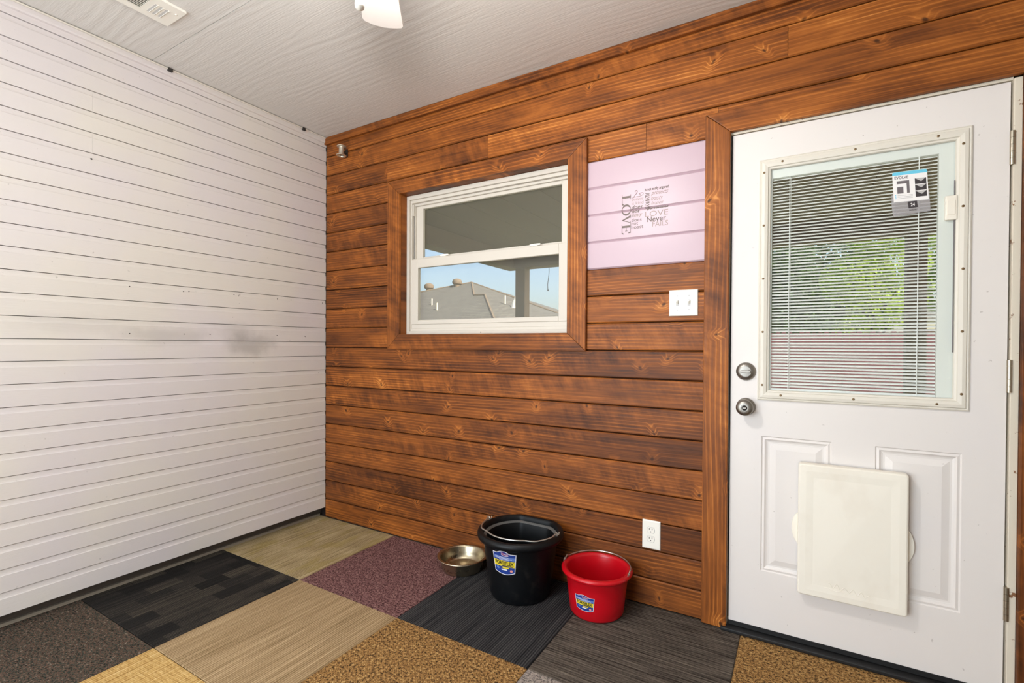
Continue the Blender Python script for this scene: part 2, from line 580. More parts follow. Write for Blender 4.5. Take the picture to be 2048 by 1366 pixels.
M['c_orange'] = carpet('rust_tweed_carpet', [(.1, srgb(62, 46, 30)), (.4, srgb(122, 90, 54)), (.68, srgb(164, 124, 74)), (.95, srgb(200, 166, 110))], 'tweed')
M['c_check'] = carpet('black_checked_carpet', [(.05, srgb(24, 23, 23)), (.4, srgb(48, 45, 42)), (.95, srgb(98, 90, 76))], 'check')
M['c_beige'] = carpet('beige_ribbed_carpet', [(.08, srgb(122, 100, 68)), (.5, srgb(168, 142, 106)), (.95, srgb(208, 182, 144))], 'rib_y')
M['c_grey'] = carpet('grey_mottled_carpet', [(.1, srgb(88, 82, 80)), (.5, srgb(140, 132, 126)), (.8, srgb(170, 158, 148)), (1, srgb(196, 186, 174))], 'mottle')
M['c_green'] = carpet('green_mottled_carpet', [(.12, srgb(30, 34, 30)), (.42, srgb(68, 74, 64)), (.7, srgb(98, 74, 62)), (1, srgb(140, 138, 122))], 'mottle')
M['c_gold'] = carpet('golden_streaked_carpet', [(.12, srgb(156, 118, 64)), (.5, srgb(204, 166, 102)), (.95, srgb(232, 206, 152))], 'sand')

# outside
k = N('lawn_grass', .9)
k.base(k.mix(k.noise(k.tc(), 1.5, 5, .7)[0], srgb(70, 88, 40), srgb(130, 140, 70)))
M['lawn'] = k.m
k = N('roof_shingles', .9)
br = k.n('ShaderNodeTexBrick')
o = k.xyz(k.tc())
k.put(br.inputs['Vector'], k.vec(k.math('MULTIPLY', o[0], 1.0), k.math('MULTIPLY', o[2], 1.0), 0.0))
br.inputs['Scale'].default_value = 3.0
br.inputs['Mortar Size'].default_value = .03
br.inputs['Color1'].default_value = srgb(118, 112, 101)
br.inputs['Color2'].default_value = srgb(102, 97, 88)
br.inputs['Mortar'].default_value = srgb(78, 74, 68)
k.base(br.outputs[0])
M['shingles'] = k.m
k = N('red_fence_stain', .85)
k.base(k.mix(k.noise(k.vmath('MULTIPLY', k.tc(), (8, 8, 1)), 3.0, 4)[0], srgb(120, 68, 72), srgb(150, 96, 98)))
M['fence'] = k.m
def leafmat(name, a, b):
    k = N(name, .6)
    k.base(k.mix(k.rng(k.noise(k.tc(), 3.0, 3, .6)[0], .35, .65), srgb(*a), srgb(*b)))
    t = k.t
    tl = t.nodes.new('ShaderNodeBsdfTranslucent')
    tl.inputs[0].default_value = srgb(*b)
    mx = t.nodes.new('ShaderNodeMixShader')
    mx.inputs[0].default_value = .35
    t.links.new(k.b.outputs[0], mx.inputs[1])
    t.links.new(tl.outputs[0], mx.inputs[2])
    t.links.new(mx.outputs[0], t.nodes['Material Output'].inputs[0])
    M[name] = k.m
leafmat('leaf_bright', (112, 140, 40), (190, 206, 84))
leafmat('leaf_dark', (44, 66, 34), (88, 112, 56))

# ================================================================== SETTING
XR, YB, ZC = 4.70, -4.10, 2.590
# floor with carpet tiles
floor = tag(MB().box(-.30, XR+.1, YB-.1, .16, -.12, -.008).build('floor', M['concrete']), kind='structure')
colx = [-.055, .640, 1.300, 1.947, 2.597, 3.25, 3.90, 4.55]
rowy = [0.0, -.662, -1.305, -1.955, -2.605, -3.255]
lay = {(0,0):'c_olive',(0,1):'c_purple',(0,2):'c_black',(0,3):'c_charcoal',(0,4):'c_orange',(0,5):'c_beige',(0,6):'c_green',
       (1,0):'c_check',(1,1):'c_beige',(1,2):'c_orange',(1,3):'c_grey',(1,4):'c_green',(1,5):'c_black',(1,6):'c_olive',
       (2,0):'c_green',(2,1):'c_gold',(2,2):'c_purple',(2,3):'c_charcoal',(2,4):'c_beige',(2,5):'c_grey',(2,6):'c_black'}
keys = ['c_olive','c_purple','c_black','c_charcoal','c_orange','c_check','c_beige','c_grey','c_green','c_gold']
tlab = {(0,0):'olive striped carpet tile in the corner',(0,1):'plum mottled carpet tile',(0,2):'black ribbed carpet tile under the black bucket',
        (0,3):'charcoal streaked carpet tile under the red bucket',(0,4):'rust tweed carpet tile before the door',(1,0):'black checked carpet tile',
        (1,1):'beige ribbed carpet tile',(1,2):'rust tweed carpet tile',(1,3):'light grey mottled carpet tile',(2,0):'green mottled carpet tile',(2,1):'golden streaked carpet tile'}
for r in range(5):
    for c in range(7):
        mat = lay.get((r, c)) or keys[(r*3+c*7) % 10]
        q = MB().box(colx[c]+.001, colx[c+1]-.001, rowy[r+1]+.001, rowy[r]-.001, -.008, 0.0)
        t = q.build('carpet_tile', M[mat], floor, bevel=.002, seg=1)
        if (r, c) in tlab:
            t['label'] = tlab[(r, c)]
MB().box(-.075, -.057, YB, 0, -.006, .012).build('slab_edge', M['concrete'], floor)

# left wall, painted lap siding
wl = tag(MB().box(-.30, -.022, YB, .15, .058, ZC).box(-.30, -.078, YB, .15, -.10, .058).build('wall_left', M['sill_dark']), kind='structure')
sz = lambda i: 1.2016 - .09466*i
def siding(y0, y1, zb, zt, sd_):
    g = .0013
    h = zt-zb
    poly = [(-.022, zb+g), (0.0, zb+g), (0.0, zt-.026), (-.0016, zt-.0252), (-.0029, zt-.0222), (-.0039, zt-.016), (-.0044, zt-.008), (-.0046, zt-g), (-.022, zt-g)]
    q = MB().prism(poly, lambda u, v, t: (u, t, v), y0, y1)
    return q.build('siding_board', M['siding'], wl, seed=sd_)
for i in range(-15, 12):
    zt, zb = min(sz(i), ZC-.002), sz(i+1)
    if i in (-12, -10):
        siding(YB, -1.2780, zb, zt, R.random())
        siding(-1.2775, -.002, zb, zt, R.random())
    else:
        siding(YB, -.002, zb, zt, R.random())
for j, (y, z) in enumerate([(-1.282, 2.026), (-1.135, 1.46), (-.896, 1.459), (-.869, 1.462), (-.63, 1.468), (-.604, 1.462), (-.36, 1.466), (-.267, 1.467), (-.029, 1.467),
             (-1.135, 1.232), (-.893, 1.235), (-.762, 1.236), (-.363, 1.239), (-.164, 1.236)]):
    r_ = .0042 if j == 0 else .0026
    MB().tube([(-.001, y, z), (.0012, y, z)], r_, 8).build('nail_hole', M['dark_clip'], wl)
tr = tag(MB().prism([(0, 2.553), (.010, 2.555), (.012, 2.563), (.012, 2.588), (0, 2.588)], lambda u, v, t: (u, t, v), YB, -.002).build('trim_1', M['siding'], seed=.3), kind='structure')
cab = tag(MB().tube([(.016, YB+.02, 2.5845), (.016, -.6, 2.5835), (.016, -.004, 2.5845)], .0042, 8).build('cable', M['white_trim'], smooth=True),
          'thin white cable running along the top of the white siding under the ceiling', 'cable')
for y, lb in ((-.967, 'dark cable clip on the white cable, nearer the ceiling vent'), (-.19, 'dark cable clip on the white cable, nearer the wooden wall corner')):
    q = MB().box(.009, .024, y-.011, y+.011, 2.572, 2.5885)
    tag(q.build('cable_clip', M['dark_clip'], bevel=.002), lb, 'clip', 'cable clips on the siding')

# ceiling
ce = tag(MB().box(-.30, XR+.1, YB-.1, .16, ZC+.008, ZC+.14).build('ceiling', M['wall_backing']), kind='structure')
for y0, y1 in ((-1.0445, .0), (-2.2645, -1.0475), (-3.4845, -2.2675), (YB, -3.4875)):
    MB().box(-.02, XR, y0, y1, ZC, ZC+.008).build('ceiling_panel', M['ceiling'], ce)

# wooden wall with openings for window and door
WX0, WX1, WZ0, WZ1 = .690, 1.806, 1.249, 2.106        # clear opening in the window casing
DX0, DX1, DZ1 = 2.541, 3.416, 2.080                    # clear opening in the door casing
wb = MB()
Y0, Y1 = .020, .150
wb.box(-.3, WX0-.02, Y0, Y1, -.1, ZC).box(WX0-.02, WX1+.02, Y0, Y1, WZ1+.02, ZC).box(WX0-.02, WX1+.02, Y0, Y1, -.1, WZ0-.02)
wb.box(WX1+.02, DX0-.03, Y0, Y1, -.1, ZC).box(DX0-.03, DX1+.03, Y0, Y1, DZ1+.03, ZC).box(DX1+.03, XR+.1, Y0, Y1, -.1, ZC)
wall = tag(wb.build('wall_back', M['wall_backing']), kind='structure')
zk = lambda j: 1.0348 - .13*j
def plank(x0, x1, zb, zt, mat='wood', tone=0.0, label=None):
    g, c = (.0021, .0040) if mat == 'wood' else (.0001, .0062)
    zb += g
    zt -= g
    poly = [(.020, zb), (c, zb), (0, zb+c), (0, zt-c), (c, zt), (.020, zt)]
    q = MB().prism(poly, lambda u, v, t: (t, u, v), x0+.0006, x1-.0006)
    o = q.build('plank', M[mat], wall, seed=R.random(), tone=tone)
    if label:
        o['label'] = label
    return o
tones = {-12:.16,-11:.18,-10:.14,-9:.14,-8:.05,-7:.0,-6:.08,-5:.02,-4:-.12,-3:.08,-2:0,-1:-.1,0:.02,1:-.02,2:-.10,3:.14,4:.16,5:-.16,6:-.05,7:-.04}
for j in range(-12, 8):
    zt = min(zk(j), ZC-.001)
    zb = zk(j+1) if j < 7 else .001
    tone = tones.get(j, 0) + R.uniform(-.05, .05)
    cuts = {-11: [2.7455], -10: [.568, 1.321], -9: [2.1855]}.get(j, [])
    segs = []
    win = zb < 2.150 and zt > 1.20
    dor = zb < 2.115
    xs = [(0.001, XR)]
    def cutout(xs, a, b):
        out = []
        for s, e in xs:
            if s < a: out.append((s, min(a, e)))
            if e > b: out.append((max(b, s), e))
        return out
    mids = []
    if win:
        xs = cutout(xs, .640, 1.855)
        if zt > 2.150 and zb < 2.150:
            mids.append((.640, 1.855, 2.150, zt))
    if dor:
        xs = cutout(xs, 2.490, 3.470)
        if zt > 2.115:
            mids.append((2.490, 3.470, 2.115, zt))
    for s, e in xs:
        pts = [s]+[c for c in cuts if s < c < e]+[e]
        for a, b in zip(pts, pts[1:]):
            lav = -8 <= j <= -5 and 1.8 < a < 2.4
            tx = tone + (.16 if a > 1.7 else -.12 if b < .7 else 0) + R.uniform(-.05, .05)
            plank(a, b, zb, zt, 'lavender' if lav else 'wood', tx, 'plank painted lavender' if lav else None)
    for a, b, z0, z1 in mids:
        plank(a, b, z0, z1, 'wood', tone+.05)
# strip under the ceiling
tag(MB().box(.001, XR, -.020, -.0005, 2.543, ZC-.0008).build('trim_2', M['wood'], bevel=.002, seg=1, seed=.63, tone=.02), kind='structure')

# right wall and the wall behind the camera (guessed opening, sized and placed for the added fill)
tag(MB().box(XR, XR+.12, YB-.1, .02, -.05, ZC).build('wall_right', M['room_wall']), kind='structure')
wf = MB().box(-.3, .20, YB-.12, YB, -.05, ZC).box(2.30, XR+.1, YB-.12, YB, -.05, ZC).box(.20, 2.30, YB-.12, YB, -.05, .10).box(.20, 2.30, YB-.12, YB, 2.26, ZC)
tag(wf.build('wall_front', M['room_wall']), kind='structure')

# ------------------------------------------------------------------ window
win = tag(MB().build('window_1', M['wood']) if False else bpy.data.objects.new('window_1', None), kind='structure')
C.objects.link(win)
ORG['window_1'] = (0, 0, 0)
def casing(parts, quad, mat, sd_, tone, parent, y0=-.021, y1=-.0005, name='casing'):
    q = MB().prism(quad, lambda u, v, t: (u, t, v), y0, y1)
    return q.build(name, M[mat], parent, bevel=.0035, seg=2, seed=sd_, tone=tone)
ox0, ox1, oz0, oz1 = .594, 1.906, 1.159, 2.192
e = .0006
casing(0, [(ox0, oz1), (ox1, oz1), (WX1+e, WZ1), (WX0-e, WZ1)], 'wood', .12, -.02, win)
casing(0, [(ox0, oz0), (WX0-e, WZ0), (WX1+e, WZ0), (ox1, oz0)], 'wood', .37, -.02, win)
casing(0, [(ox0, oz0+e), (ox0, oz1-e), (WX0, WZ1-e), (WX0, WZ0+e)], 'wood_v', .55, .10, win)
casing(0, [(ox1, oz0+e), (WX1, WZ0+e), (WX1, WZ1-e), (ox1, oz1-e)], 'wood_v', .81, .14, win)
# wooden jamb return
for a in ((WX0-.019, WX0, WZ0, WZ1), (WX1, WX1+.019, WZ0, WZ1), (WX0-.019, WX1+.019, WZ1, WZ1+.019), (WX0-.019, WX1+.019, WZ0-.019, WZ0)):
    MB().box(a[0], a[1], -.001, .140, a[2], a[3]).build('jamb_return', M['wood_v' if a[3]-a[2] > .5 else 'wood'], win, seed=.2, tone=-.1)
# vinyl frame: outer flange, stepped track, head, sill
fx0, fx1, fz0, fz1 = WX0+.001, WX1-.001, WZ0+.001, WZ1-.001
def ring(x0, x1, z0, z1, wl_, wr_, wb_, wt_, ya, yb, name, parent, mat='white_vinyl', bev=.0015):
    q = MB().box(x0, x0+wl_, ya, yb, z0, z1).box(x1-wr_, x1, ya, yb, z0, z1)
    q.box(x0+wl_, x1-wr_, ya, yb, z0, z0+wb_).box(x0+wl_, x1-wr_, ya, yb, z1-wt_, z1)
    return q.build(name, M[mat], parent, bevel=bev, seg=1)
fr = ring(fx0, fx1, fz0, fz1, .022, .022, .020, .026, .046, .060, 'window_frame', win)
ring(fx0, fx1, fz0, fz1, .030, .030, .036, .044, .060, .080, 'track_step', fr)
ring(fx0, fx1, fz0, fz1, .040, .040, .050, .058, .080, .130, 'outer_frame', fr)
MB().box(fx0+.0325, fx0+.0355, .0785, .0796, 1.72, 1.985).build('balance_slot', M['dark_slot'], fr)
MB().box(fx0+.0225, fx0+.0395, .066, .0795, 1.985, 2.055).build('track_cap', M['white_vinyl'], fr, bevel=.002)
MB().tube([(1.25, .0455, 1.259), (1.25, .0462, 1.259)], .003, 8).build('weep_hole', M['dark_slot'], fr)
# lower sash (nearer) and upper sash (behind)
lo = ring(.713, 1.783, 1.312, 1.714, .057, .060, .026, .054, .062, .088, 'sash_lower', win, bev=.002)
MB().box(.7705, 1.7225, .073, .077, 1.3385, 1.6595).build('pane', M['window_glass'], lo)
MB().box(.716, 1.780, .064, .100, 1.286, 1.3115).build('sill_step', M['white_vinyl'], fr, bevel=.002)
upr = ring(.722, 1.775, 1.690, 2.052, .060, .052, .040, .024, .094, .116, 'sash_upper', win, bev=.002)
MB().box(.7825, 1.7225, .103, .107, 1.7305, 2.0275).build('pane', M['window_glass'], upr)
for x in (.96, 1.575):
    la = MB().lathe([(.020, 0), (.020, .006), (.014, .010), (.004, .011)], n=16, c=(x, .078, 1.714))
    la.prism([(-.030, 0), (.004, -.008), (.034, -.003), (.036, .004), (.004, .009), (-.028, .006)], lambda u, v, t: (x+u, .074+v, t), 1.720, 1.728)
    la.build('sash_latch', M['white_plastic'], lo, smooth=40)
MB().box(.735, 1.765, .122, .1225, 1.30, 2.05).build('insect_screen', M['insect_screen'], win)

# ------------------------------------------------------------------ door
door = bpy.data.objects.new('door_1', None)
C.objects.link(door)
door['kind'] = 'structure'
ORG['door_1'] = (0, 0, 0)
# casing boards
casing(0, [(2.443, .004), (2.443, 2.168), (DX0, 2.079), (DX0, .004)], 'wood_v', .43, .22, door, y0=-.022)
casing(0, [(2.443+.0012, 2.169), (3.520, 2.169), (3.416, 2.080), (DX0, 2.080)], 'wood', .91, .22, door, y0=-.022)
casing(0, [(3.417, .004), (3.417, 2.079), (3.519, 2.168), (3.519, .004)], 'wood_v', .27, -.25, door, y0=-.022)
# jambs
MB().box(DX0-.025, DX0+.001, -.0005, .150, .006, DZ1+.02).build('jamb', M['jamb'], door)
MB().box(3.3955, 3.4165, -.006, .150, .006, DZ1-.006).build('jamb', M['jamb'], door, bevel=.0015, seg=1)
MB().box(DX0+.001, 3.3955, .004, .150, 2.0715, 2.0815).build('jamb', M['jamb'], door)
MB().box(DX0+.0012, DX0+.0052, .012, .040, .04, 2.070).build('weather_strip', M['black_rubber'], door)
MB().box(DX0-.02, 3.42, -.035, .14, .001, .016).build('threshold', M['black_rubber'], door, bevel=.004)
MB().box(DX0+.008, 3.389, .002, .046, .018, .036).build('door_sweep', M['black_rubber'], door)
# leaf with two raised panels and the lite opening
YF = .004
lx0, lx1, lz0, lz1 = 2.5485, 3.3895, .036, 2.0665
PAN = [(2.666, 2.906, .270, .822), (3.040, 3.281, .270, .821)]
LIT = (2.672, 3.272, .992, 1.922)
xs = sorted({lx0, lx1, LIT[0], LIT[1]} | {a for p in PAN for a in p[:2]})
zs = sorted({lz0, lz1, LIT[2], LIT[3]} | {a for p in PAN for a in p[2:]})
q = MB()
def inside(x, z, p):
    return p[0] < x < p[1] and p[2] < z < p[3]
for a, b in zip(xs, xs[1:]):
    for c, d in zip(zs, zs[1:]):
        cx_, cz_ = (a+b)/2, (c+d)/2
        if inside(cx_, cz_, LIT) or any(inside(cx_, cz_, p) for p in PAN):
            continue
        q.add([(a, YF, c), (b, YF, c), (b, YF, d), (a, YF, d)], [(0, 1, 2, 3)])
for p in PAN:
    prof = [(0, 0), (.004, .005), (.012, .0015), (.018, .0065), (.024, .0085), (.030, .0085), (.052, .002)]
    rings = []
    for ins, dep in prof:
        rings.append([(p[0]+ins, YF+dep, p[2]+ins), (p[1]-ins, YF+dep, p[2]+ins), (p[1]-ins, YF+dep, p[3]-ins), (p[0]+ins, YF+dep, p[3]-ins)])
    for r0, r1 in zip(rings, rings[1:]):
        for i in range(4):
            q.add([r0[i], r0[(i+1) % 4], r1[(i+1) % 4], r1[i]], [(0, 1, 2, 3)])
    q.add(rings[-1], [(0, 1, 2, 3)])
for (a, b, c, d) in ((lx0, lx0, lz0, lz1), (lx1, lx1, lz0, lz1)):
    q.add([(a, YF, c), (a, YF+.044, c), (a, YF+.044, d), (a, YF, d)], [(0, 1, 2, 3)])
for z in (lz0, lz1):
    q.add([(lx0, YF, z), (lx1, YF, z), (lx1, YF+.044, z), (lx0, YF+.044, z)], [(0, 1, 2, 3)])
for a, b in zip(xs, xs[1:]):
    for c, d in zip(zs, zs[1:]):
        if inside((a+b)/2, (c+d)/2, LIT):
            continue
        q.add([(a, YF+.044, c), (b, YF+.044, c), (b, YF+.044, d), (a, YF+.044, d)], [(3, 2, 1, 0)])
leaf = q.build('door_leaf', M['door'], door)
# lite frame moulding
lf = MB()
prof = [(-.0015, YF), (-.0015, YF-.005), (.003, YF-.008), (.007, YF-.006), (.010, YF-.012), (.020, YF-.0135), (.031, YF-.011), (.033, YF-.006), (.039, YF-.004), (.041, YF+.006)]
ox = (2.650, 3.295, .970, 1.942)
rings = [[(ox[0]+i_, y_, ox[2]+i_), (ox[1]-i_, y_, ox[2]+i_), (ox[1]-i_, y_, ox[3]-i_), (ox[0]+i_, y_, ox[3]-i_)] for i_, y_ in prof]
for r0, r1 in zip(rings, rings[1:]):
    for i in range(4):
        lf.add([r0[i], r0[(i+1) % 4], r1[(i+1) % 4], r1[i]], [(0, 1, 2, 3)])
lite = lf.build('lite_frame', M['white_trim'], door, smooth=25)
for (x, z) in [(2.731, 1.926), (2.968, 1.924), (3.205, 1.922), (3.271, 1.883), (3.272, 1.67), (3.274, 1.456), (2.665, 1.889), (2.665, 1.676), (2.666, 1.461),
               (2.667, 1.246), (2.666, 1.031), (2.733, .992), (2.971, .991), (3.21, .989), (3.274, 1.242), (3.274, 1.027)]:
    x = min(max(x, 2.667), 3.277)
    z = min(max(z, .988), 1.924)
    MB().lathe([(.0045, 0), (.0045, .0012), (.002, .0022)], lambda a, r, h: (r*math.cos(a), -h, r*math.sin(a)), 10, (x, YF-.0125, z)).build('screw', M['screw_bronze'], lite)
gx0, gx1, gz0, gz1 = 2.690, 3.255, 1.010, 1.902
MB().box(gx0-.008, gx1+.008, YF+.005, YF+.008, gz0-.008, gz1+.008).build('pane', M['window_glass'], lite)
MB().box(gx0-.008, gx1+.008, YF+.036, YF+.039, gz0-.008, gz1+.008).build('pane', M['window_glass'], lite)
# enclosed mini blind: head rail, side channels, slats, cords, bottom rail
bl = MB().box(gx0, 3.212, YF+.010, YF+.034, 1.868, 1.902).build('blind', M['pale_seal'], door)
MB().box(3.212, gx1+.006, YF+.009, YF+.034, gz0-.006, gz1).build('side_channel', M['pale_seal'], bl)
MB().box(gx0-.006, 2.6955, YF+.009, YF+.034, gz0-.006, gz1).build('side_channel', M['pale_seal'], bl)
MB().box(2.6965, 3.211, YF+.012, YF+.033, gz0-.004, 1.0185).build('bottom_rail', M['blind_white'], bl, bevel=.001)
sm = MB()
ct = []
hw = .0072
tilt = math.radians(31)
for i_ in range(6):
    s_ = -1+2*i_/5
    a_ = s_*hw
    cr_ = .0013*(1-s_*s_)
    ct.append((a_*math.cos(tilt)-cr_*math.sin(tilt), a_*math.sin(tilt)+cr_*math.cos(tilt)))
ct2 = [(a_, b_-.0003) for a_, b_ in ct][::-1]
sm.prism(ct+ct2, lambda u, v, t: (t, u, v), 2.6975, 3.2105)
ns = 69
z0s, z1s = 1.028, 1.862
slat0 = sm.build('slat', M['blind_white'], bl)
slat0.location = (0, YF+.022, z0s)
for i in range(1, ns):
    dup(slat0, bl, (0, YF+.022, z0s+(z1s-z0s)*i/(ns-1)))
for x in (2.757, 3.158):
    MB().tube([(x, YF+.0125, 1.015), (x, YF+.0125, 1.87)], .0014, 6).tube([(x+.004, YF+.0315, 1.015), (x+.004, YF+.0315, 1.87)], .0010, 6).build('ladder_cord', M['blind_white'], bl)
MB().box(3.2512, 3.2530, YF-.001, YF+.0045, 1.17, 1.765).build('operator_track', M['card_grey'], lite)
op = MB().box(3.226, 3.258, YF-.010, YF+.006, 1.628, 1.712).build('blind_operator', M['cream'], lite, bevel=.003)
MB().box(3.231, 3.252, YF-.0125, YF-.0098, 1.645, 1.695).build('operator_grip', M['cream'], op, bevel=.001)
# deadbolt and knob (axis along -y)
def turned(prof, c, name, mat, parent, n=32):
    return MB().lathe(prof, lambda a, r, h: (r*math.cos(a), -h, r*math.sin(a)), n, c).build(name, M[mat], parent, smooth=50)
db = turned([(.0375, 0), (.0375, .004), (.034, .010), (.026, .015), (.022, .016), (.0215, .021), (.004, .022)], (2.606, YF, 1.0835), 'deadbolt', 'nickel', door)
MB().prism([(-.020, -.004), (-.012, -.0055), (.012, -.0055), (.020, -.004), (.020, .004), (.012, .0055), (-.012, .0055), (-.020, .004)], lambda u, v, t: (2.606+u, t, 1.0835+v), YF-.036, YF-.0205).build('thumb_turn', M['nickel'], db, bevel=.002)
kb = turned([(.036, 0), (.036, .004), (.032, .010), (.018, .014), (.014, .018), (.014, .030), (.022, .036), (.0305, .044), (.033, .053), (.030, .062), (.020, .0665), (.014, .067), (.0135, .064), (.002, .064)], (2.607, YF, .938), 'door_knob', 'nickel', door)
turned([(.0105, 0), (.0105, .003), (.002, .0035)], (2.607, YF-.0635, .938), 'knob_lock', 'dark_slot', kb, 20)
MB().box(2.600, 2.614, YF-.0720, YF-.0665, .935, .941).build('lock_button', M['nickel'], kb, bevel=.001)
# hinges
for (z0, z1) in ((1.790, 1.901), (1.039, 1.147), (.282, .394)):
    hg = MB()
    n_ = 5
    for i in range(n_):
        a, b = z0+(z1-z0)*i/n_, z0+(z1-z0)*(i+1)/n_-.0008
        hg.tube([(3.3925, -.0065, a), (3.3925, -.0065, b)], .0072, 12)
    h_ = hg.build('hinge', M['hinge_steel'], door, smooth=40)
    MB().box(3.3895, 3.3955, -.0005, .034, z0+.001, z1-.001).build('hinge_leaf', M['hinge_steel'], h_)
# pet door cover
px0, px1, pz0, pz1 = 2.7965, 3.133, .230, .7365
pc = MB()
def rr_(ins, y, rad, n=5):
    pts = []
    for cx_, cz_, a0 in ((px1-ins-rad, pz1-ins-rad, 0), (px0+ins+rad, pz1-ins-rad, 90), (px0+ins+rad, pz0+ins+rad, 180), (px1-ins-rad, pz0+ins+rad, 270)):
        for i in range(n):
            a = math.radians(a0+90*i/(n-1))
            pts.append((cx_+rad*math.cos(a), y, cz_+rad*math.sin(a)))
    return pts
rgs = [rr_(0, -.006, .010), rr_(0, -.034, .010), rr_(.002, -.039, .009), rr_(.006, -.0415, .006), rr_(.026, -.0420, .005), rr_(.050, -.0405, .004)]
for r0, r1 in zip(rgs, rgs[1:]):
    n_ = len(r0)
    pc.add(r0+r1, [(i, (i+1) % n_, n_+(i+1) % n_, n_+i) for i in range(n_)])
last = rgs[-1]
n_ = len(last)
ctr = ((px0+px1)/2, -.0455, (pz0+pz1)/2)
pc.add(last+[ctr], [(i, (i+1) % n_, n_) for i in range(n_)])
pet = tag(pc.build('pet_door_cover', M['cream'], door), 'cream plastic pet door cover panel')
for sx, x in ((-1, px0), (1, px1)):
    pts = [(x, .535)]+[(x+sx*(.006+.016*math.sin(math.pi*t)), .535-.12*t) for t in (.1, .25, .4, .55, .7, .85)]+[(x, .412)]
    MB().prism(pts, lambda u, v, t: (u, t, v), -.010, -.001).build('side_latch', M['cream'], pet, bevel=.001, seg=1)
MB().box(px0+.012, px1-.012, -.008, YF+.0005, pz0+.012, pz1-.012).build('mounting_frame', M['cream'], pet)
# worn embossed scrawl low on the cover
sc = MB()
pts = []
for i in range(60):
    t = i/59
    pts.append((2.893+.135*t, -.0412, .292-.018*t+.010*math.sin(t*34)*(.4+.6*abs(math.sin(t*7)))))
sc.tube(pts, .0011, 5)
sc.tube([(2.885+.14*t, -.0408, .276-.014*t+.002*math.sin(t*20)) for t in [i/20 for i in range(21)]], .0009, 5)
sc.build('embossed_mark', M['cream'], pet)

# ================================================================== THINGS ON THE WALL
# light switch
def plate(x0, x1, z0, z1):
    q = MB()
    rs = [(0, -.0005), (0, -.003), (.002, -.0055), (.005, -.0065)]
    rg = [[(x0+i, y, z0+i), (x1-i, y, z0+i), (x1-i, y, z1-i), (x0+i, y, z1-i)] for i, y in rs]
    q.add(rg[0], [(3, 2, 1, 0)])
    for a, b in zip(rg, rg[1:]):
        q.add(a+b, [(i, (i+1) % 4, 4+(i+1) % 4, 4+i) for i in range(4)])
    q.add(rg[-1], [(0, 1, 2, 3)])
    return q
sw = thing('light_switch', 'cream double light switch plate on the wooden wall beside the door', 'light switch', (2.355, -.0005, 1.376))
plate(2.295, 2.4165, 1.3195, 1.434).build('cover_plate', M['white_plastic'], sw)
for x in (2.331, 2.380):
    MB().box(x-.0058, x+.0058, -.0072, -.0062, 1.3635, 1.3895).build('slot', M['card_lightgrey'], sw)
    lv = MB().prism([(-.0070, 1.3695), (-.0190, 1.3820), (-.0170, 1.3865), (-.0070, 1.3850)], lambda u, v, t: (t, u, v), x-.0042, x+.0042)
    lv.build('toggle', M['white_plastic'], sw, bevel=.001, seg=1)
    for z in (1.346, 1.407):
        MB().lathe([(.0032, 0), (.0028, .0008), (.001, .0010)], lambda a, r, h: (r*math.cos(a), -h, r*math.sin(a)), 10, (x, -.0062, z)).build('screw', M['card_lightgrey'], sw)
# outlet
ou = thing('wall_outlet', 'cream duplex power outlet low on the wooden wall above the red bucket', 'outlet', (2.2245, -.0005, .330))
plate(2.1840, 2.2655, .2650, .3945).build('cover_plate', M['white_plastic'], ou)
for z in (.3505, .3105):
    pl = [(.0165*math.cos(a)*1.0, max(-.0130, min(.0130, .0175*math.sin(a)))) for a in [2*math.pi*i/28 for i in range(28)]]
    soc = MB().prism(pl, lambda u, v, t: (2.2235+u, t, z+v), -.0085, -.0062).build('socket', M['white_plastic'], ou)
    gr_ = MB().prism([(a*1.1, b*1.1) for a, b in pl], lambda u, v, t: (2.2235+u, t, z+v), -.0067, -.0062).build('socket_edge', M['card_lightgrey'], ou)
    for dx, h in ((-.0062, .0046), (.0062, .0040)):
        MB().box(2.2235+dx-.0012, 2.2235+dx+.0012, -.0090, -.0083, z+.001, z+.001+2*h).build('slot', M['dark_slot'], soc)
    MB().lathe([(.0026, 0), (.0024, .0005), (.001, .0006)], lambda a, r, h: (r*math.cos(a), -h, r*math.sin(a)), 10, (2.2235, -.0084, z-.0065)).build('ground_hole', M['dark_slot'], soc)
# metal spool near the ceiling corner
sp = thing('wall_spool', 'small metal spool with two flanges mounted high on the wooden wall near the corner', 'spool', (.202, -.001, 2.44))
ax = Vector((.02, -.06, -1)).normalized()
c0 = Vector((.202, -.042, 2.484))
aa = ax.cross(Vector((1, 0, 0))).normalized()
bb = ax.cross(aa)
def sfn(a, r, h):
    return tuple(c0 + ax*h + (aa*math.cos(a)+bb*math.sin(a))*r)
spb = MB().lathe([(.029, 0), (.031, .002), (.029, .005), (.018, .006), (.0165, .010), (.0165, .052), (.018, .057), (.029, .058), (.032, .061), (.030, .064), (.019, .064), (.017, .060), (.0165, .052)], sfn, 28, caps=False).build('spool_body', M['spool_metal'], sp, smooth=40)
MB().lathe([(.0166, .050), (.0166, .051), (.001, .0505)], sfn, 20).build('spool_bore', M['dark_slot'], spb)
MB().box(.190, .214, -.006, -.0005, 2.425, 2.478).box(.196, .208, -.030, -.004, 2.446, 2.458).build('bracket', M['dark_clip'], sp)
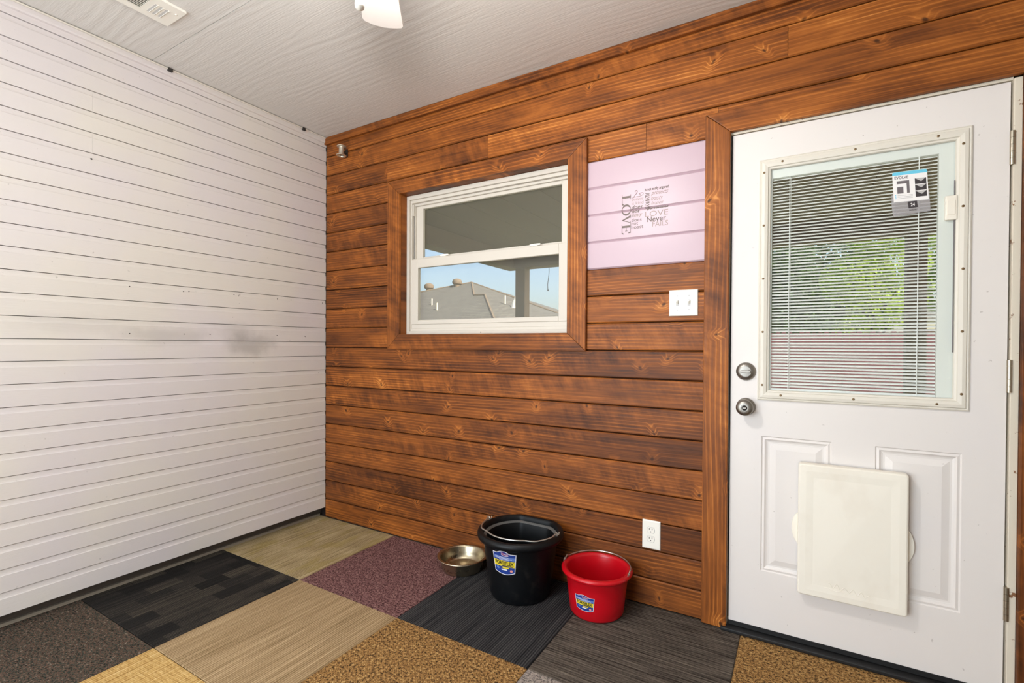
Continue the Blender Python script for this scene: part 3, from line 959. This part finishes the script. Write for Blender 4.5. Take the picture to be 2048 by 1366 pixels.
# word decal on the lavender boards
dc = thing('word_decal', 'dark lettered word decal about love stuck on the lavender planks', 'decal', (2.18, -.0006, 1.72))
def serif_letter(ch):
    """unit letters with serifs, list of polygons"""
    if ch == 'L':
        return [[(.0,0),(.36,0),(.36,.05),(.0,.05)],[(.10,.05),(.27,.05),(.27,.95),(.10,.95)],[(.0,.95),(.38,.95),(.38,1),(.0,1)],[(.27,0),(.78,0),(.80,.30),(.76,.30),(.66,.07),(.27,.05)]]
    if ch == 'V':
        return [[(.0,.95),(.36,.95),(.36,1),(.0,1)],[(.62,.95),(.92,.95),(.92,1),(.62,1)],[(.08,.95),(.28,.95),(.56,.12),(.48,0)],[(.74,.95),(.80,.95),(.52,0),(.46,.03)]]
    if ch == 'E':
        return [[(.0,0),(.36,0),(.36,.05),(.0,.05)],[(.10,.05),(.27,.05),(.27,.95),(.10,.95)],[(.0,.95),(.74,.95),(.74,1),(.0,1)],[(.70,.72),(.74,.72),(.74,.95),(.62,.95)],
                [(.27,.48),(.52,.48),(.52,.53),(.27,.53)],[(.52,.38),(.56,.38),(.56,.64),(.52,.64)],[(.27,0),(.76,0),(.80,.28),(.76,.28),(.66,.07),(.27,.05)]]
    if ch == 'O':
        out = []
        n = 24
        for i in range(n):
            a, b = 2*math.pi*i/n, 2*math.pi*(i+1)/n
            po = lambda t: (.5+.47*math.cos(t), .5+.52*math.sin(t))
            pi_ = lambda t: (.5+.30*math.cos(t), .5+.46*math.sin(t))
            out.append([po(a), po(b), pi_(b), pi_(a)])
        return out
DY = -.0012
def put_flat(tx, mat, name='word'):
    vs_, fs = tx
    q = MB().add([(u, DY, v) for u, v in vs_], fs)
    return q.build(name, M[mat], dc)
def word(s, u0, u1, v0, v1, rot=False, mat='decal_ink', **kw):
    return put_flat(fit(text2d(s, **kw), u0, u1, v0, v1, rot), mat)
# decal rectangle: x 2.075..2.289, z 1.722..1.908
zt_ = 1.893
heights = [('L', .048), ('O', .053), ('V', .045), ('E', .046)]
zc_ = 1.889
for ch, hgt in heights:
    polys = serif_letter(ch)
    us = [p[0] for P in polys for p in P]
    u0, u1 = min(us), max(us)
    q = MB()
    for P in polys:   # reads downwards: letter x -> -z, letter y -> +x
        q.add([(2.0755+.042*p[1], DY, zc_-hgt*(p[0]-u0)/(u1-u0)) for p in P], [tuple(range(len(P)))])
    q.build('letter', M['decal_ink'], dc)
    zc_ -= hgt - (.004 if ch in 'OL' else .001)
X0 = 2.121
word('patient', X0, 2.176, 1.853, 1.869, shear=.35, mat='decal_ink_light')
word('is kind', X0, 2.176, 1.838, 1.852, mat='decal_ink_light')
word('does', X0, 2.173, 1.818, 1.836, shear=.35, bold=.01)
word('not', X0, 2.160, 1.800, 1.814, shear=.35, bold=.03)
word('envy', X0, 2.172, 1.776, 1.795, shear=.35, mat='decal_ink_light', bold=.01)
word('does', X0, 2.168, 1.760, 1.775)
word('not', X0, 2.152, 1.745, 1.757)
word('boast', X0, 2.176, 1.727, 1.743)
word('is not easily angered', 2.182, 2.288, 1.889, 1.906, bold=.015)
word('ALWAYS', 2.183, 2.204, 1.812, 1.884, rot=True, bold=.02)
word('protects', 2.210, 2.287, 1.866, 1.886, shear=.5, mat='decal_ink_light')
word('trusts', 2.210, 2.262, 1.846, 1.862, shear=.5, mat='decal_ink_light')
word('hopes', 2.210, 2.266, 1.823, 1.842, shear=.5, mat='decal_ink_light')
word('perseveres', 2.192, 2.288, 1.803, 1.815, bold=.03, shear=.2)
word('LOVE', 2.184, 2.287, 1.774, 1.799, mat='decal_ink_light')
word('Never', 2.192, 2.278, 1.750, 1.774, bold=.01)
word('FAILS', 2.217, 2.287, 1.727, 1.750, mat='decal_ink_light')
fl_ = MB()
def curl(pts, r):
    out = []
    for i in range(len(pts)-1):
        p0, p1, p2, p3 = pts[max(i-1, 0)], pts[i], pts[i+1], pts[min(i+2, len(pts)-1)]
        for j in range(4):
            t = j/4
            out.append(tuple(.5*(2*p1[c]+(p2[c]-p0[c])*t+(2*p0[c]-5*p1[c]+4*p2[c]-p3[c])*t*t+(3*p1[c]-p0[c]-3*p2[c]+p3[c])*t**3) for c in (0, 1)))
    out.append(pts[-1])
    fl_.tube([(u, DY, v) for u, v in out], r, 4)
curl([(2.124, 1.870), (2.134, 1.878), (2.143, 1.888), (2.148, 1.897), (2.144, 1.903), (2.137, 1.900), (2.138, 1.894)], .0009)
curl([(2.124, 1.870), (2.140, 1.874), (2.158, 1.874), (2.172, 1.879), (2.175, 1.886), (2.166, 1.889), (2.156, 1.885), (2.163, 1.881)], .0008)
fl_.build('flourish', M['decal_ink_light'], dc)

# product card in its bag stuck on the door glass
cd = thing('product_card', 'white and cyan product card in a clear bag stuck on the door glass', 'card', (3.133, YF+.004, 1.66))
def P2(u, v):   # u 0..1 left-right, v 0..1 down the card; slightly skewed in its bag
    x = 3.080 + .098*u + .006*v
    z = 1.8205 - .108*v - .002*u
    return x, z
def card(poly, mat, name, dy, th=.0004):
    pts = [P2(*q) for q in poly]
    return MB().prism(pts, lambda u, v, t: (u, t, v), YF+.0042-dy-th, YF+.0042-dy).build(name, M[mat], cd)
bag = MB().prism([(3.0795, 1.742), (3.080, 1.700), (3.0855, 1.661), (3.1895, 1.669), (3.186, 1.726), (3.1845, 1.744)], lambda u, v, t: (u, t, v), YF+.0034, YF+.0044).build('clear_bag', M['clear_bag'], cd)
card([(.04, 0), (.96, 0), (1, .03), (1, 1), (0, 1), (0, .03)], 'card_white', 'card_sheet', .001)
card([(.04, 0), (.96, 0), (1, .03), (1, .105), (0, .105), (0, .03)], 'card_cyan', 'top_band', .0014)
card([(.12, .30), (.48, .30), (.48, .72), (.12, .72)], 'card_grey', 'photo', .0014)
card([(.12, .40), (.40, .40), (.40, .72), (.30, .72), (.30, .50), (.12, .50)], 'card_white', 'photo_frame', .0018)
for v in (.27, .48, .69):
    card([(.64, v), (.96, v), (.96, v+.19), (.64, v+.19)], 'card_dark', 'photo', .0014)
    card([(.65, v), (.95, v), (.82, v+.11)], 'card_lightgrey', 'photo_frame', .0018)
for v in (.78, .83, .88):
    card([(.12, v), (.56, v), (.56, v+.012), (.12, v+.012)], 'card_lightgrey', 'small_print', .0014)
    card([(.05, v-.02), (.08, v-.02), (.08, v+.01), (.05, v+.01)], 'card_cyan', 'bullet', .0014)
vs_, fs = fit(text2d('EVOLVE', bold=.02), .06, .46, 0, 1)
MB().add([(P2(u, .24-.10*v)[0], YF+.0026, P2(u, .24-.10*v)[1]) for u, v in vs_], fs).build('lettering', M['card_grey'], cd)
card([(.40, 1.02), (.66, 1.01), (.68, 1.22), (.42, 1.24)], 'card_dark', 'size_tag', .0016)
vs_, fs = fit(text2d('24', bold=.02), .48, .60, 1.18, 1.07)
MB().add([(P2(u, v)[0], YF+.0018, P2(u, v)[1]) for u, v in vs_], fs).build('lettering', M['card_white'], cd)
vs_, fs = fit(text2d('EVOLVE', bold=.02), .44, .64, 1.33, 1.28)
MB().add([(P2(u, v)[0], YF+.0028, P2(u, v)[1]) for u, v in vs_], fs).build('lettering', M['card_dark'], cd)

# ================================================================== CEILING THINGS
vt = thing('ceiling_vent', 'white metal air register on the ceiling above the white siding', 'vent', (.468, -1.35, ZC-.0005))
vx0, vx1, vy0, vy1 = .388, .549, -1.555, -1.145
zz = ZC-.0005
pz = [(vx0, vx0+.034, vy0, vy1), (vx1-.034, vx1, vy0, vy1), (vx0+.034, vx1-.034, vy1-.118, vy1), (vx0+.034, vx1-.034, vy0, vy0+.118)]
q = MB()
for a in pz:
    q.box(a[0], a[1], a[2], a[3], zz-.010, zz)
q.build('face_plate', M['white_plastic'], vt)
MB().box(vx0+.030, vx1-.030, vy0+.11, vy1-.11, zz-.0035, zz).build('duct', M['dark_slot'], vt)
for i in range(8):
    x = vx0+.038+i*(vx1-vx0-.076)/7
    MB().prism([(x-.0045, zz-.004), (x-.0020, zz-.004), (x+.0045, zz-.0125), (x+.0020, zz-.0125)], lambda u, v, t: (u, t, v), vy0+.118, vy1-.118).build('louver', M['white_plastic'], vt)
for i in range(3):
    y = vy1-.052-i*.020
    MB().box(vx0+.040, vx1-.045, y-.004, y+.004, zz-.0112, zz-.0098).build('end_slot', M['card_lightgrey'], vt)
    MB().prism([(y+.004, zz-.0100), (y+.010, zz-.0100), (y+.003, zz-.0150)], lambda u, v, t: (t, u, v), vx0+.040, vx1-.045).build('end_louver', M['white_plastic'], vt)
MB().lathe([(.005, 0), (.004, .002), (.001, .003)], lambda a, r, h: (r*math.cos(a), r*math.sin(a), -h), 10, (.505, -1.165, zz-.010)).build('screw', M['white_plastic'], vt)

fan = thing('ceiling_fan', 'white ceiling fan with a lit globe, only a blade tip and chain pull in view', 'ceiling fan', (1.862, -1.392, ZC-.0008))
fc = Vector((1.862, -1.392, 0))
turned_z = lambda prof, name, mat, n=32: MB().lathe(prof, None, n, (fc.x, fc.y, 0)).build(name, M[mat], fan, smooth=45)
turned_z([(.065, ZC-.001), (.065, ZC-.02), (.045, ZC-.055), (.016, ZC-.060)], 'canopy', 'fan_white')
turned_z([(.012, ZC-.058), (.012, 2.46)], 'downrod', 'fan_white', 16)
turned_z([(.03, 2.462), (.10, 2.452), (.115, 2.42), (.115, 2.365), (.09, 2.335), (.055, 2.325), (.055, 2.285), (.040, 2.280)], 'motor_housing', 'fan_white')
turned_z([(.040, 2.281), (.046, 2.274), (.046, 2.262)], 'globe_fitter', 'nickel', 24)
glp = [(.045, 2.262)]+[(.082*math.sin(t), 2.205+.066*math.cos(t)) for t in [math.radians(a) for a in range(35, 178, 11)]]
turned_z(glp, 'light_globe', 'globe')
for b in range(4):
    an = math.atan2(.465, -.384) + math.pi/2*b
    ca, sa = math.cos(an), math.sin(an)
    pts = [(.17, -.050), (.35, -.060), (.575, -.0715), (.588, -.066), (.600, -.035), (.606, 0), (.602, .036), (.590, .066), (.577, .0715), (.35, .060), (.17, .050)]
    def bf(u, v, t):
        h = 2.343 + t + v*math.tan(math.radians(6))
        return (fc.x+u*ca-v*sa, fc.y+u*sa+v*ca, h)
    bld = MB().prism(pts, bf, 0.0, .006).build('blade', M['fan_white'], fan, bevel=.0015, seg=1)
    MB().prism([(.09, -.018), (.20, -.034), (.24, 0), (.20, .034), (.09, .018)], lambda u, v, t: bf(u, v, t-.006), 0.0, .005).build('blade_iron', M['nickel'], bld)
cx_, cy_ = 1.862+.030, -1.392+.017
MB().tube([(cx_-.05, cy_+.01, 2.30), (cx_-.052, cy_+.01, 2.2), (cx_-.0525, cy_+.01, 2.07)], .0012, 6).build('pull_chain', M['nickel'], fan)
MB().lathe([(.0018, 2.078), (.0034, 2.070), (.0052, 2.060), (.0098, 2.046), (.0122, 2.034), (.0108, 2.025), (.005, 2.021), (.001, 2.020)], None, 20, (cx_-.0525, cy_+.01, 0)).build('chain_pull', M['white_plastic'], fan, smooth='all')

# ================================================================== BUCKETS AND BOWL
def sticker(parent, cx, cy, rad, a0, a1, z0, z1, n_eps=.0012):
    """shield label wrapped on a cone; u 0..1 left to right, v 0..1 bottom to top"""
    tap = .07
    def S(u, v, e=0.0):
        uu_ = u + (u-.5)*tap*(v-1)*2*-1*-1
        a = math.radians(a0 + (a1-a0)*uu_)
        z = z0 + (z1-z0)*v
        r = rad(z) + n_eps + e
        return (cx+r*math.cos(a), cy+r*math.sin(a), z)
    def patch(poly_top, poly_bot, us, mat, name, e, par):
        q = MB()
        pts_t = [S(u, poly_top(u), e) for u in us]
        pts_b = [S(u, poly_bot(u), e) for u in us]
        n = len(us)
        q.add(pts_b+pts_t, [(i, i+1, n+i+1, n+i) for i in range(n-1)])
        return q.build(name, M[mat], par)
    U = [i/28 for i in range(29)]
    top = lambda u: .90 + (.10*math.sin(math.pi*min(1, max(0, (u-.20)/.55))) if .20 < u < .75 else 0)
    bot = lambda u: .0 + .10*(1-math.sin(math.pi*u))
    st = patch(top, bot, U, 'label_white', 'sticker', 0, parent)
    U2 = [.03+.94*i/28 for i in range(29)]
    patch(lambda u: top(u)-.025, lambda u: bot(u)+.03, U2, 'label_blue', 'label_ground', .0004, st)
    patch(lambda u: .78-.02*u, lambda u: .66-.03*u, U2, 'label_sky', 'label_band', .0008, st)
    patch(lambda u: .60-.01*u, lambda u: .35-.01*u, U2, 'label_yellow', 'label_band', .0008, st)
    for i in range(4):
        patch(lambda u: .955-.035*i-.05*math.sin((u-.4)*9), lambda u: .940-.035*i-.05*math.sin((u-.4)*9), [.40+.30*j/8 for j in range(9)], 'label_red' if i % 2 == 0 else 'label_white', 'flag_stripe', .0012, st)
    def txt(s, u0, u1, v0, v1, mat, **kw):
        vs2, fs2 = fit(text2d(s, **kw), u0, u1, v0, v1)
        MB().add([S(u, v-.01*u, .0014) for u, v in vs2], fs2).build('lettering', M[mat], st)
    txt('FORTIFLEX', .10, .92, .42, .58, 'label_black', bold=.03)
    for (u0, u1, v) in ((.12, .70, .735), (.12, .84, .690), (.30, .74, .640)):
        patch(lambda u: v+.014-.02*u, lambda u: v-.02*u, [u0+(u1-u0)*j/8 for j in range(9)], 'label_white', 'small_print', .0012, st)
    patch(lambda u: .40, lambda u: .355, [.40+.48*j/8 for j in range(9)], 'card_dark', 'small_print', .0012, st)
    patch(lambda u: .33, lambda u: .27, [.42+.30*j/8 for j in range(9)], 'label_yellow', 'small_print', .0012, st)
    patch(lambda u: .24, lambda u: .19, [.36+.28*j/8 for j in range(9)], 'label_white', 'small_print', .0012, st)
    for (cu, cv, ru, rv, mat) in ((.20, .27, .07, .06, 'label_sky'), (.83, .19, .065, .055, 'label_pink')):
        ring_ = [S(cu+ru*math.cos(t), cv+rv*math.sin(t), .0013) for t in [2*math.pi*i/16 for i in range(16)]]
        MB().add(ring_, [tuple(range(16))]).build('seal', M[mat], st)
    return st

# black flat-back bucket
bx, by = 1.648, -.190
FL = .183
def flat(a, r, z, d):
    """flatten the side that faces the wall (+y)"""
    c = math.sin(a)
    if c > 0:
        lim = d/max(c, 1e-3)
        if r > lim:
            s = (r/lim)
            r = lim
    return (r*math.cos(a), r*math.sin(a), z)
bk = thing('black_bucket', 'tall black flat-back rubber bucket with wire handle standing against the wooden wall', 'bucket', (bx, by, 0.0005))
H = .306
prof_o = [(.118, .001), (.138, .004), (.143, .012), (.150, .06), (.160, .13), (.170, .20), (.178, .262), (.181, .268), (.199, .270), (.206, .278), (.2075, .290), (.203, .302), (.194, H), (.184, .304), (.179, .298), (.177, .280), (.166, .276), (.163, .270), (.155, .20), (.145, .10), (.138, .016), (.10, .012)]
def bfn(a, r, z):
    d = (FL - (.206-r)*.92)
    return flat(a, r, z, d)
body = MB().lathe(prof_o, bfn, 96, (bx, by, 0)).build('bucket_body', M['bucket_black'], bk, smooth=50)
MB().lathe([(.1765, .2795), (.166, .2762), (.163, .2725), (.1635, .2718), (.167, .2755), (.1768, .2788)], bfn, 96, (bx, by, .0009), False).build('inner_ledge', M['ledge_dust'], body, smooth=50)
brad = lambda z: .143 + (.178-.143)*(z-.012)/(.262-.012)
sticker(body, bx, by, brad, -106, -66, .150, .262)
# bail handle, lying forward on the rim
def bail(R0, zp, zlow, cx, cy, side, kink):
    pts = []
    n = 40
    for i in range(n+1):
        t = i/n
        a = math.pi + math.pi*t if side < 0 else math.pi - math.pi*t
        r = R0*(1 + kink*math.exp(-((t-.12)/.05)**2) + kink*math.exp(-((t-.88)/.05)**2))
        z = zp + (zlow-zp)*math.sin(math.pi*t)**.5
        pts.append((cx+r*math.cos(a), cy+r*math.sin(a), z))
    return pts
hp = []
for i in range(49):
    t = i/48
    a = math.radians(176 + 184*t)
    r = .190
    if .30 < t < .70:
        r = .171
    elif .22 < t <= .30:
        r = .190 - .019*(t-.22)/.08
    elif .70 <= t < .78:
        r = .171 + .019*(t-.70)/.08
    z = .3125 + (.004 if t < .05 or t > .95 else 0)
    hp.append((bx+r*math.cos(a), by+r*math.sin(a)+.004, z))
hp = [(hp[0][0]-.002, hp[0][1]+.002, .300)] + hp + [(hp[-1][0]+.002, hp[-1][1]+.002, .300)]
hd = MB().tube(hp, .0034, 8).build('bail_handle', M['wire_steel'], bk, smooth=True)
for q_ in (hp[1], hp[-2]):
    cu = MB().tube([(q_[0]+.009*math.cos(t), q_[1]+.003*t-.012, q_[2]+.008*math.sin(t)+.001) for t in [i*.5 for i in range(15)]], .0024, 6)
    cu.build('handle_hook', M['wire_steel'], hd, smooth=True)

# red bucket
rx, ry = 2.022, -.154
rb = thing('red_bucket', 'small red plastic bucket with wire handle beside the black bucket', 'bucket', (rx, ry, .0005))
prof_r = [(.095, .001), (.113, .004), (.1185, .012), (.124, .06), (.131, .12), (.1375, .172), (.141, .176), (.151, .178), (.156, .183), (.1575, .190), (.153, .196), (.146, .1985), (.139, .198), (.134, .194), (.131, .186), (.127, .13), (.119, .06), (.112, .014), (.09, .010)]
rbody = MB().lathe(prof_r, None, 80, (rx, ry, 0)).build('bucket_body', M['bucket_red'], rb, smooth=50)
rrad = lambda z: .1185 + (.1375-.1185)*(z-.012)/.160
sticker(rbody, rx, ry, rrad, -114, -73, .050, .122)
hp = []
for i in range(49):
    t = i/48
    a = math.radians(182 - 184*t)
    r = .150 - .006*math.sin(math.pi*t)
    z = .2025 + .005*math.sin(math.pi*t)
    if t < .06 or t > .94:
        z += .012*(1-abs((t if t < .5 else 1-t)-.03)/.03)
    hp.append((rx+r*math.cos(a), ry+r*math.sin(a), z))
hp = [(hp[0][0]-.001, hp[0][1]-.004, .190)] + hp + [(hp[-1][0]+.001, hp[-1][1]-.004, .190)]
rh = MB().tube(hp, .0026, 8).build('bail_handle', M['wire_steel'], rb, smooth=True)
for q_ in (hp[1], hp[-2]):
    MB().tube([(q_[0]+.002*math.sin(t), q_[1]-.010+.010*math.cos(t), q_[2]-.002+.009*math.sin(t)) for t in [i*.55 for i in range(12)]], .0023, 6).build('handle_hook', M['wire_steel'], rh, smooth=True)

# steel bowl
bo = MB().lathe([(.090, .001), (.102, .003), (.106, .010), (.112, .040), (.118, .062), (.121, .0665), (.131, .068), (.1335, .0705), (.132, .0735), (.124, .0742), (.119, .072), (.116, .066), (.108, .035), (.100, .012), (.092, .007), (.04, .0065), (.034, .0075)], None, 72, (1.2665, -.1385, .0005))
tag(bo.build('pet_bowl', M['stainless'], smooth=40), 'worn stainless steel pet bowl on the floor beside the black bucket', 'bowl')

# ================================================================== OUTSIDE
tag(MB().box(-40, 40, .16, 60, -.60, -.40).build('ground', M['lawn']), kind='structure')
tag(MB().box(-1.2, 7.0, .16, 4.3, -.39, -.06).build('patio_slab', M['concrete']), kind='structure')
# covered patio roof, its ceiling boards run away from the house
pr = thing('patio_roof', 'brown covered patio roof outside the window and door', 'patio roof', (3.0, 2.2, 2.36))
MB().box(-.94, 7.2, .16, 4.14, 2.515, 2.66).build('roof_deck', M['patio_paint'], pr)
x = -.70
while x < 7.0:
    MB().box(x+.004, x+.396, .165, 3.80, 2.500, 2.515).build('ceiling_board', M['patio_paint'], pr)
    x += .40
MB().box(-.94, 7.2, 3.82, 4.02, 2.300, 2.515).build('front_beam', M['patio_beam_paint'], pr)
MB().box(-.94, -.74, .165, 3.82, 2.300, 2.515).build('side_beam', M['patio_beam_paint'], pr)
for x, lb in ((-.664, 'brown square patio post seen through the window'), (3.785, 'brown square patio post seen through the door blind')):
    po = thing('patio_post', lb, 'post', (x, 3.93, -.06), 'patio posts')
    MB().box(x-.078, x+.078, 3.855, 4.005, -.058, 2.298).build('shaft', M['patio_beam_paint'], po, bevel=.004, seg=1)
    MB().box(x-.10, x+.10, 3.83, 4.03, -.0585, .10).build('base_trim', M['patio_beam_paint'], po)
wr = MB().tube([(-.226, 3.905, 2.298), (-.224, 3.905, 2.22), (-.235, 3.905, 2.12), (-.245, 3.905, 2.04), (-.240, 3.905, 1.97)], .004, 6)
wr.tube([(-.240, 3.905, 1.975), (-.239, 3.905, 1.955)], .009, 8)
tag(wr.build('hanging_wire', M['dark_clip']), 'thin dark wire hanging from the patio beam outside the window', 'wire')

# neighbouring house
nh = thing('neighbor_house', 'grey shingled house beyond the window with turbine vents on its roof', 'house', (-11, 17, -.4))
def slab(pts, name, th=.12):
    n = len(pts)
    q = MB().add(pts+[(a, b, c-th) for a, b, c in pts], [tuple(range(n)), tuple(range(n, 2*n))[::-1]]+[(i, (i+1) % n, n+(i+1) % n, n+i) for i in range(n)])
    return q.build(name, M['shingles'], nh)
Ap, Lp = (-12.22, 18.96, 4.54), (-17.9, 16.5, 3.45)
slab([Lp, Ap, (-10.57, 16.83, 3.58), (-9.93, 16.79, 3.56), (-7.40, 13.72, 2.18), (-15.5, 13.72, 2.18)], 'roof_slope')
slab([Ap, (-6.67, 18.0, 2.67), (-5.2, 17.4, 2.18), (-7.39, 13.75, 2.18), (-9.92, 16.82, 3.56), (-10.56, 16.85, 3.58)], 'roof_hip')
slab([Ap, (-6.67, 18.0, 2.67), (-5.6, 23, 2.18), (-16, 23.5, 2.18), Lp], 'roof_rear')
MB().tube([(-9.92, 16.79, 3.57), (-7.40, 13.72, 2.19)], .06, 6).tube([Ap, (-10.56, 16.83, 3.60), (-9.93, 16.79, 3.58)], .05, 6).tube([Lp, Ap, (-6.67, 18.0, 2.68)], .05, 6).build('ridge_cap', M['patio_paint'], nh)
MB().prism([(-15.2, 14.1), (-7.6, 14.1), (-5.7, 17.5), (-6.0, 22.6), (-15.8, 22.8)], lambda u, v, t: (u, v, t), -.4, 2.12).build('house_wall', M['brick_pale'], nh)
for (x, y, z) in ((-14.5, 18.2, 4.13), (-12.83, 18.5, 4.30)):
    tv = MB().lathe([(.16, z-.12), (.16, z+.10), (.24, z+.14), (.27, z+.24), (.22, z+.36), (.08, z+.42)], None, 16, (x, y, 0)).build('turbine_vent', M['patio_paint'], nh, smooth=40)
for (x, y, z, h) in ((-12.26, 15.77, 2.98, .42), (-11.37, 15.07, 2.66, .46), (-8.5, 16.3, 3.05, .38)):
    MB().tube([(x, y, z), (x, y, z+h)], .034, 10).build('vent_pipe', M['cream_fascia'], nh)
MB().tube([(-8.05, 16.3, 2.85), (-8.0, 16.3, 3.20)], [.13, .08], 10).tube([(-8.0, 16.3, 3.18), (-7.95, 16.3, 3.36)], .05, 8).build('flue', M['white_trim'], nh)
# second house far behind the trees: only its pale fascia shows
sh = thing('far_house', 'pale cream house eave glimpsed right of the patio post behind the fence', 'house', (8.2, 19.5, -.4))
MB().box(6.55, 12.5, 19.0, 23.0, -.4, 1.85).build('house_wall', M['brick_pale'], sh)
MB().box(6.45, 12.6, 18.85, 19.0, 1.80, 2.08).build('fascia', M['cream_fascia'], sh)
MB().prism([(18.84, 2.08), (23.2, 2.08), (21.0, 3.0)], lambda u, v, t: (t, u, v), 6.4, 12.7).build('roof', M['shingles'], sh)

# fence of single boards
fe = thing('board_fence', 'red stained wooden board fence across the yard behind the door', 'fence', (4.0, 13.0, -.4))
fb = MB().prism([(-.068, -.39), (.068, -.39), (.068, 1.555), (.040, 1.585), (-.040, 1.585), (-.068, 1.555)], lambda u, v, t: (4.0+u, 13.0+t, v), 0.0, .02).build('fence_board', M['fence'], fe)
for i in range(-34, 45):
    if i == 0:
        continue
    dup(fb, fe, (i*.1405, R.uniform(-.004, .004), R.uniform(-.015, .015)))
for z in (-.1, .55, 1.2):
    MB().box(-.9, 10.3, 13.022, 13.06, z, z+.09).build('fence_rail', M['fence'], fe)

# trees
def tree(label, x, y, h, clumps, leaf, n, size):
    t = thing('yard_tree', label, 'tree', (x, y, -.4), 'trees behind the fence')
    tk = MB().tube([(x, y, -.4), (x+.05, y, .6), (x-.06, y+.05, 1.6), (x+.04, y, h*.75)], [.16, .13, .10, .03], 10)
    for i in range(7):
        a = R.uniform(0, 6.28)
        z = R.uniform(1.0, h*.6)
        l = R.uniform(.6, 1.3)
        tk.tube([(x, y, z), (x+l*.5*math.cos(a), y+l*.5*math.sin(a), z+.35*l), (x+l*math.cos(a), y+l*math.sin(a), z+.9*l)], [.06, .04, .012], 6)
    tk.build('trunk', M['trunk_bark'], t, smooth=True)
    q = MB()
    wts = [c[3]*c[4]*c[5] for c in clumps]
    for _ in range(n):
        cx_, cy_, cz_, a, b, c = R.choices(clumps, wts)[0]
        while True:
            ux, uy, uz = R.uniform(-1, 1), R.uniform(-1, 1), R.uniform(-1, 1)
            d = ux*ux+uy*uy+uz*uz
            if d < 1 and R.random() < .25+.75*d:
                break
        p_ = Vector((cx_+a*ux, cy_+b*uy, cz_+c*uz))
        s_ = size*R.uniform(.6, 1.25)
        d1 = Vector((R.uniform(-1, 1), R.uniform(-1, 1), R.uniform(-1, 1))).normalized()
        d2 = d1.cross(Vector((R.uniform(-1, 1), R.uniform(-1, 1), R.uniform(-1, 1)))).normalized()
        q.add([p_-d1*s_, p_+d2*s_*.45, p_+d1*s_, p_-d2*s_*.45], [(0, 1, 2, 3)])
    q.build('foliage', M[leaf], t, kind='stuff')
def cl(x, y, lst):
    return [(x+a, y+b, c, d, e_, f) for a, b, c, d, e_, f in lst]
tree('dark green tree behind the fence at the left of the door glass', 2.3, 17.2, 5.0,
     cl(2.3, 17.2, [(-.5, 0, 2.1, 1.1, 1.0, .9), (.6, .2, 3.0, 1.3, 1.0, 1.0), (-.9, .1, 3.1, .9, .8, .7), (.9, -.2, 1.7, 1.0, .8, .7), (-.2, 0, 4.3, 1.2, 1.0, .9)]), 'leaf_dark', 17000, .075)
tree('yellow green sunlit tree behind the fence in the middle of the door glass', 4.6, 14.6, 4.6,
     cl(4.6, 14.6, [(-.4, 0, 3.1, .9, .8, .75), (.4, .2, 3.5, .9, .7, .75), (.1, -.3, 2.2, .8, .6, .55), (-.5, -.4, 1.7, .5, .4, .4), (.2, 0, 4.4, .9, .8, .7), (.7, .1, 2.5, .5, .6, .5)]), 'leaf_bright', 11000, .062)
tree('light green tree behind the fence right of the patio post', 7.2, 17.4, 4.8,
     cl(7.2, 17.4, [(-.5, 0, 3.0, 1.1, .9, .7), (.2, 0, 3.6, 1.2, 1.0, .9), (-.5, .2, 4.5, 1.0, .9, .7), (.9, 0, 3.1, .9, .8, .6)]), 'leaf_bright', 12000, .075)
tree('tall dark tree farthest behind the fence between the other trees', 3.6, 21.5, 7.0,
     cl(3.6, 21.5, [(-.8, 0, 2.4, 1.8, 1.2, 1.2), (.9, 0, 2.6, 1.6, 1.2, 1.2), (0, 0, 4.4, 2.2, 1.4, 1.4), (1.2, .1, 3.6, 1.3, 1.2, 1.4)]), 'leaf_dark', 16000, .10)
